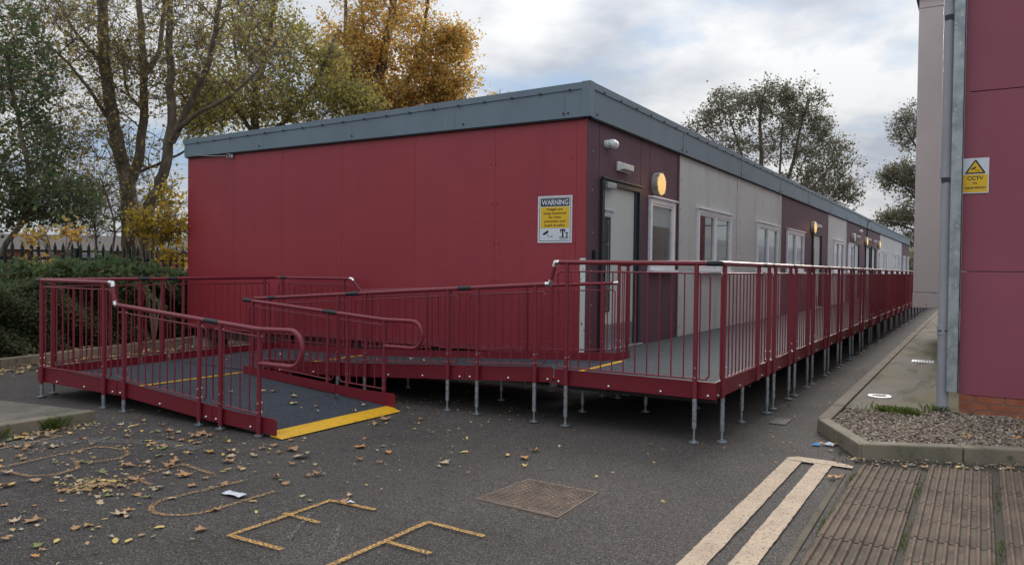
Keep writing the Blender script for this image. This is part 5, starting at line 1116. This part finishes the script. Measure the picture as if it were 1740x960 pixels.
tree('multi_stemmed_tree', 'tall multi stemmed tree with bare forking trunks and thin sparse leaves behind the fence', 'tree', tuple(b0), stems, blobs, 31, 'lf_sparse', .075, twig=(11, .70), lpt=2, br=.03, jit=.05, twr=.0045)
# deep green ivy clad tree at the left edge
d = 15.0; b1 = at(-30, 500, d); b1[2] = .1; A = lambda u, v, q=15.0: tuple(at(u, v, q))
tree('ivy_tree', 'leaning deep green leafy tree at the left edge above the hedge', 'tree', tuple(b1), [([b1, A(0, 425), A(45, 370), A(52, 300), A(30, 200), A(10, 90)], .06, .03), ([A(45, 370), A(100, 330), A(130, 290)], .03, .015), ([b1, A(-40, 330), A(-30, 200), A(-10, 40)], .10, .05)],
     [(A(25, 250), (.95, 1.0, 1.0), 120), (A(100, 345), (.75, .8, .42), 90), (A(10, 350), (.7, .8, .45), 70), (A(40, 140), (.7, .7, .8), 50), (A(10, 60), (.6, .6, .9), 40)], 33, 'lf_ivy', .075, twig=(5, .32), lpt=4, br=.03, jit=.07)
# orange maple over the roof
d = 25.0; A = lambda u, v, q=25.0: tuple(at(u, v, q)); b2_ = at(648, 470, d); b2_[2] = .0
tree('autumn_maple', 'orange and gold autumn maple rising behind the roof', 'tree', tuple(b2_), [([b2_, A(645, 250), A(640, 180), A(650, 100), A(670, 0), A(690, -90)], .28, .08), ([A(645, 220), A(690, 150), A(720, 60), A(730, -30)], .12, .04), ([A(645, 230), A(600, 150), A(585, 60), A(590, -40)], .12, .04), ([A(640, 180), A(620, 90), A(615, 0)], .08, .03), ([A(660, 200), A(730, 150), A(780, 110)], .06, .02), ([A(655, 230), A(740, 200), A(790, 175)], .05, .02)],
     [(A(665, 60), (2.0, 1.9, 2.4), 165), (A(745, 110), (1.2, 1.2, 1.15), 85), (A(755, 165), (.85, .9, .42), 60), (A(600, 110), (1.3, 1.3, 1.4), 110), (A(665, 170), (1.5, 1.4, .65), 100), (A(640, -60), (1.9, 1.9, .9), 70), (A(775, 75), (.6, .6, .5), 40)], 35, 'lf_orange', .095, twig=(6, .46), lpt=8, br=.03, jit=.10, shell=.2)
# olive green tree between them
d = 21.0; A = lambda u, v, q=21.0: tuple(at(u, v, q)); b3 = at(430, 470, d); b3[2] = .0
tree('olive_green_tree', 'broad olive green tree turning yellow, above the left end of the roof', 'tree', tuple(b3), [([b3, A(440, 280), A(430, 180), A(450, 90), A(470, 0)], .16, .05), ([A(440, 240), A(390, 170), A(350, 120)], .07, .03), ([A(438, 250), A(500, 190), A(545, 130), A(570, 60)], .08, .03), ([A(440, 200), A(400, 100), A(395, 20)], .06, .02)],
     [(A(430, 165), (1.45, 1.4, .95), 120), (A(530, 120), (1.1, 1.0, 1.1), 100), (A(330, 215), (.5, .5, .35), 30), (A(620, 185), (.6, .6, .3), 30), (A(365, 190), (.75, .8, .42), 70), (A(590, 170), (.75, .8, .5), 60), (A(500, 190), (1.3, 1.2, .32), 60), (A(470, 60), (.95, .9, .9), 60), (A(400, 70), (.9, .9, .7), 50), (A(340, 160, 18), (.5, .5, .6), 40), (A(420, 10), (1.0, 1, .8), 26)], 37, 'lf_olive', .085, twig=(5, .46), lpt=5, br=.03, jit=.10, shell=.2)
# yellow sapling against the fence
A = lambda u, v, q=14.2: tuple(at(u, v, q)); b4 = at(262, 480, 14.2); b4[2] = .1
tree('yellow_sapling', 'yellow leaved sapling in front of the fence beside the building', 'tree', tuple(b4), [([b4, A(262, 430), A(258, 370), A(270, 330)], .03, .01), ([b4, A(285, 420), A(300, 360)], .02, .01), ([b4, A(240, 420), A(232, 390)], .02, .01)],
     [(A(268, 385), (.48, .5, .30), 36), (A(296, 385), (.30, .4, .30), 26), (A(245, 375), (.3, .3, .18), 18), (A(290, 430), (.32, .4, .30), 14), (A(290, 330), (.25, .3, .3), 12)], 39, 'lf_yellow', .085, twig=(4, .20), lpt=3, br=.02, jit=.05, shell=.2)
A = lambda u, v, q=13.6: tuple(at(u, v, q)); b5 = at(95, 520, 13.6); b5[2] = .1
tree('orange_leaved_shrub', 'thin shrub with scattered orange leaves above the hedge at the left', 'shrub', tuple(b5), [([b5, A(90, 440), A(80, 400)], .02, .008), ([b5, A(110, 440), A(125, 400)], .02, .008)],
     [(A(60, 402), (.22, .3, .10), 9), (A(125, 396), (.18, .3, .10), 8), (A(75, 455), (.25, .25, .05), 9)], 41, 'lf_orange', .075, twig=(4, .16), lpt=4, br=.02, jit=.05)
A = lambda u, v, q=13.4: tuple(at(u, v, q)); b6 = at(175, 520, 13.4); b6[2] = .1
tree('green_shrub', 'broad leaved green shrub growing up through the hedge in front of the fence', 'shrub', tuple(b6), [([b6, A(175, 470), A(180, 440)], .02, .008)],
     [(A(185, 456), (.45, .3, .10), 26), (A(120, 462), (.5, .3, .10), 26), (A(230, 466), (.45, .3, .08), 20), (A(40, 460), (.4, .3, .12), 22)], 43, 'lf_ivy', .085, twig=(4, .14), lpt=6, br=.02, jit=.05)
# twiggy undergrowth below the big tree
A = lambda u, v, q=16.5: tuple(at(u, v, q)); b7 = at(160, 470, 16.5); b7[2] = .1
tree('bare_thicket', 'tangle of thin bare twigs round the foot of the multi stemmed tree', 'shrub', tuple(b7), [([b7, A(165, 400), A(150, 330)], .03, .012), ([b7, A(200, 390), A(170, 300)], .03, .012), ([b7, A(130, 400), A(115, 340)], .03, .01)],
     [(A(165, 350), (.9, .9, .7), 110), (A(290, 370), (.4, .4, .5), 26)], 45, 'lf_sparse', .06, twig=(6, .42), lpt=1, br=.02, jit=.05, twr=.0045)
# trees far behind the roof on the right
d = 55.0; A = lambda u, v, q=55.0: tuple(at(u, v, q)); b8 = at(1310, 470, d); b8[2] = .0
tree('spreading_tree', 'wide dark spreading tree standing behind the long roof', 'tree', tuple(b8), [([b8, A(1300, 340), A(1292, 260), A(1292, 190), A(1300, 150)], .22, .06), ([A(1305, 360), A(1262, 270), A(1240, 200)], .14, .05), ([A(1310, 380), A(1345, 290), A(1360, 220), A(1370, 180)], .16, .05), ([A(1310, 390), A(1370, 330), A(1415, 280)], .14, .05), ([A(1305, 380), A(1325, 300), A(1330, 210)], .12, .05), ([A(1320, 400), A(1400, 350), A(1440, 330)], .1, .04), ([A(1300, 370), A(1230, 260), A(1195, 220)], .09, .04)],
     [(A(1255, 185), (2.6, 2.6, 1.5), 90), (A(1310, 165), (1.9, 1.9, 1.0), 60), (A(1360, 185), (1.7, 1.8, 1.5), 70), (A(1200, 210), (1.4, 1.3, .8), 34), (A(1330, 240), (3.2, 3, 2.0), 90), (A(1400, 280), (2.0, 2.2, 2.2), 90), (A(1435, 330), (1.1, 1.2, 1.0), 40), (A(1370, 320), (2.8, 2.8, 1.4), 70), (A(1240, 250), (2.2, 2.2, 1.2), 40), (A(1395, 220), (.9, .9, .9), 24)], 47, 'lf_far', .17, twig=(7, .70), lpt=3, br=.028, jit=.20, shell=.15, twr=.013)
d = 70.0; A = lambda u, v, q=70.0: tuple(at(u, v, q)); b9 = at(1600, 470, d); b9[2] = .0
tree('tall_far_tree', 'tall ragged dark tree between the far end of the roof and the pale bay', 'tree', tuple(b9), [([b9, A(1600, 380), A(1590, 260), A(1570, 180)], .22, .08), ([A(1600, 380), A(1560, 340), A(1520, 300)], .12, .05), ([A(1600, 400), A(1550, 390), A(1505, 375)], .12, .05), ([A(1595, 300), A(1550, 240), A(1530, 200)], .12, .05)],
     [(A(1545, 225), (1.5, 1.6, 2.4), 70), (A(1530, 300), (1.9, 2, 1.4), 90), (A(1525, 372), (2.1, 2, .7), 80), (A(1570, 330), (2.4, 2.4, 3.4), 110), (A(1560, 410), (1.8, 2, 1.0), 50), (A(1620, 250), (3, 3, 4), 60)], 49, 'lf_far', .20, twig=(7, .75), lpt=3, br=.028, jit=.24, shell=.15, twr=.016)
tb = at(850, 470, 30); tb[2] = 0; A = lambda u, v, q=30.0: tuple(at(u, v, q))
tree('slender_tree', 'tip of a slender twiggy tree just showing over the roof beside the maple', 'tree', tuple(tb), [([tb, A(845, 300), A(846, 190), A(850, 152)], .06, .012)], [(A(846, 165), (.32, .3, .35), 12)], 51, 'lf_orange', .10, twig=(3, .28), lpt=2, br=.02, jit=.05)
# far wood closing the horizon
for i, (u, v, q, w_) in enumerate(((1540, 445, 95, 5), (1575, 440, 100, 5), (1500, 450, 110, 5))):
    A = lambda u, v, q_=q: tuple(at(u, v, q_)); bb = at(u, 475, q); bb[2] = 0
    tree('far_tree', ['low green tree far beyond the end of the walkway', 'second low green tree beyond the walkway, behind the pale bay', 'furthest low green tree behind the end of the long roof'][i], 'tree', tuple(bb), [([bb, A(u, v)], .3, .1)], [(A(u, v + 5), (w_, w_, 2.2), 60)], 60 + i, 'lf_far', .45, twig=(4, .9), lpt=6, br=.04, jit=.3, twr=.02)
# brick houses beyond the fence
def house(x, y, w_, dpt, h, label, rz=0):
    t = thing('brick_house', label, 'house', (x, y, 0)); t.rotation_euler = (0, 0, rz); o_ = Vector((x, y, 0)); t['_o'] = (0, 0, 0)
    MB().box(0, w_, 0, dpt, 0, h).build('wall', 'brickfar', t, smooth=False)
    mb = MB(); mb.add([(-.3, -.3, h), (w_ + .3, -.3, h), (w_ + .3, dpt + .3, h), (-.3, dpt + .3, h), (-.3, dpt / 2, h + .8), (w_ + .3, dpt / 2, h + .8)], [(0, 1, 5, 4), (2, 3, 4, 5), (0, 4, 3), (1, 2, 5), (0, 3, 2, 1)]); mb.build('roof', 'rooftile', t, smooth=False)
    k = int(w_ / 1.9)
    for i in range(k):
        x0 = .5 + i * (w_ - .8) / k
        for z in ([.9] if h < 4 else [.9, 3.4]):
            wf = MB().box(x0, x0 + 1.0, -.04, -.003, z, z + 1.15).build('window', 'white', t, smooth=False)
            MB().box(x0 + .07, x0 + .47, -.05, -.041, z + .08, z + 1.07).build('pane', 'interior', wf, smooth=False); MB().box(x0 + .53, x0 + .93, -.05, -.041, z + .08, z + 1.07).build('pane', 'interior', wf, smooth=False)
for (u, q, w_, h, lab) in ((-60, 34, 9, 2.15, 'low brick house seen through the fence at the far left'), (215, 40, 8, 2.1, 'low brick house seen through the fence beside the red end wall')):
    p_ = at(u, 440, q); house(p_[0], p_[1], w_, 7, h, lab, R(-42))
for o in bpy.data.objects:
    if '_o' in o: del o['_o']
    if o.type == 'MESH' and o.name.split('.')[0] in ('screw', 'bolt', 'adjust_hole', 'tread', 'bar', 'deck_joist', 'chassis', 'stem') and o.parent: o['kind'] = 'stuff'
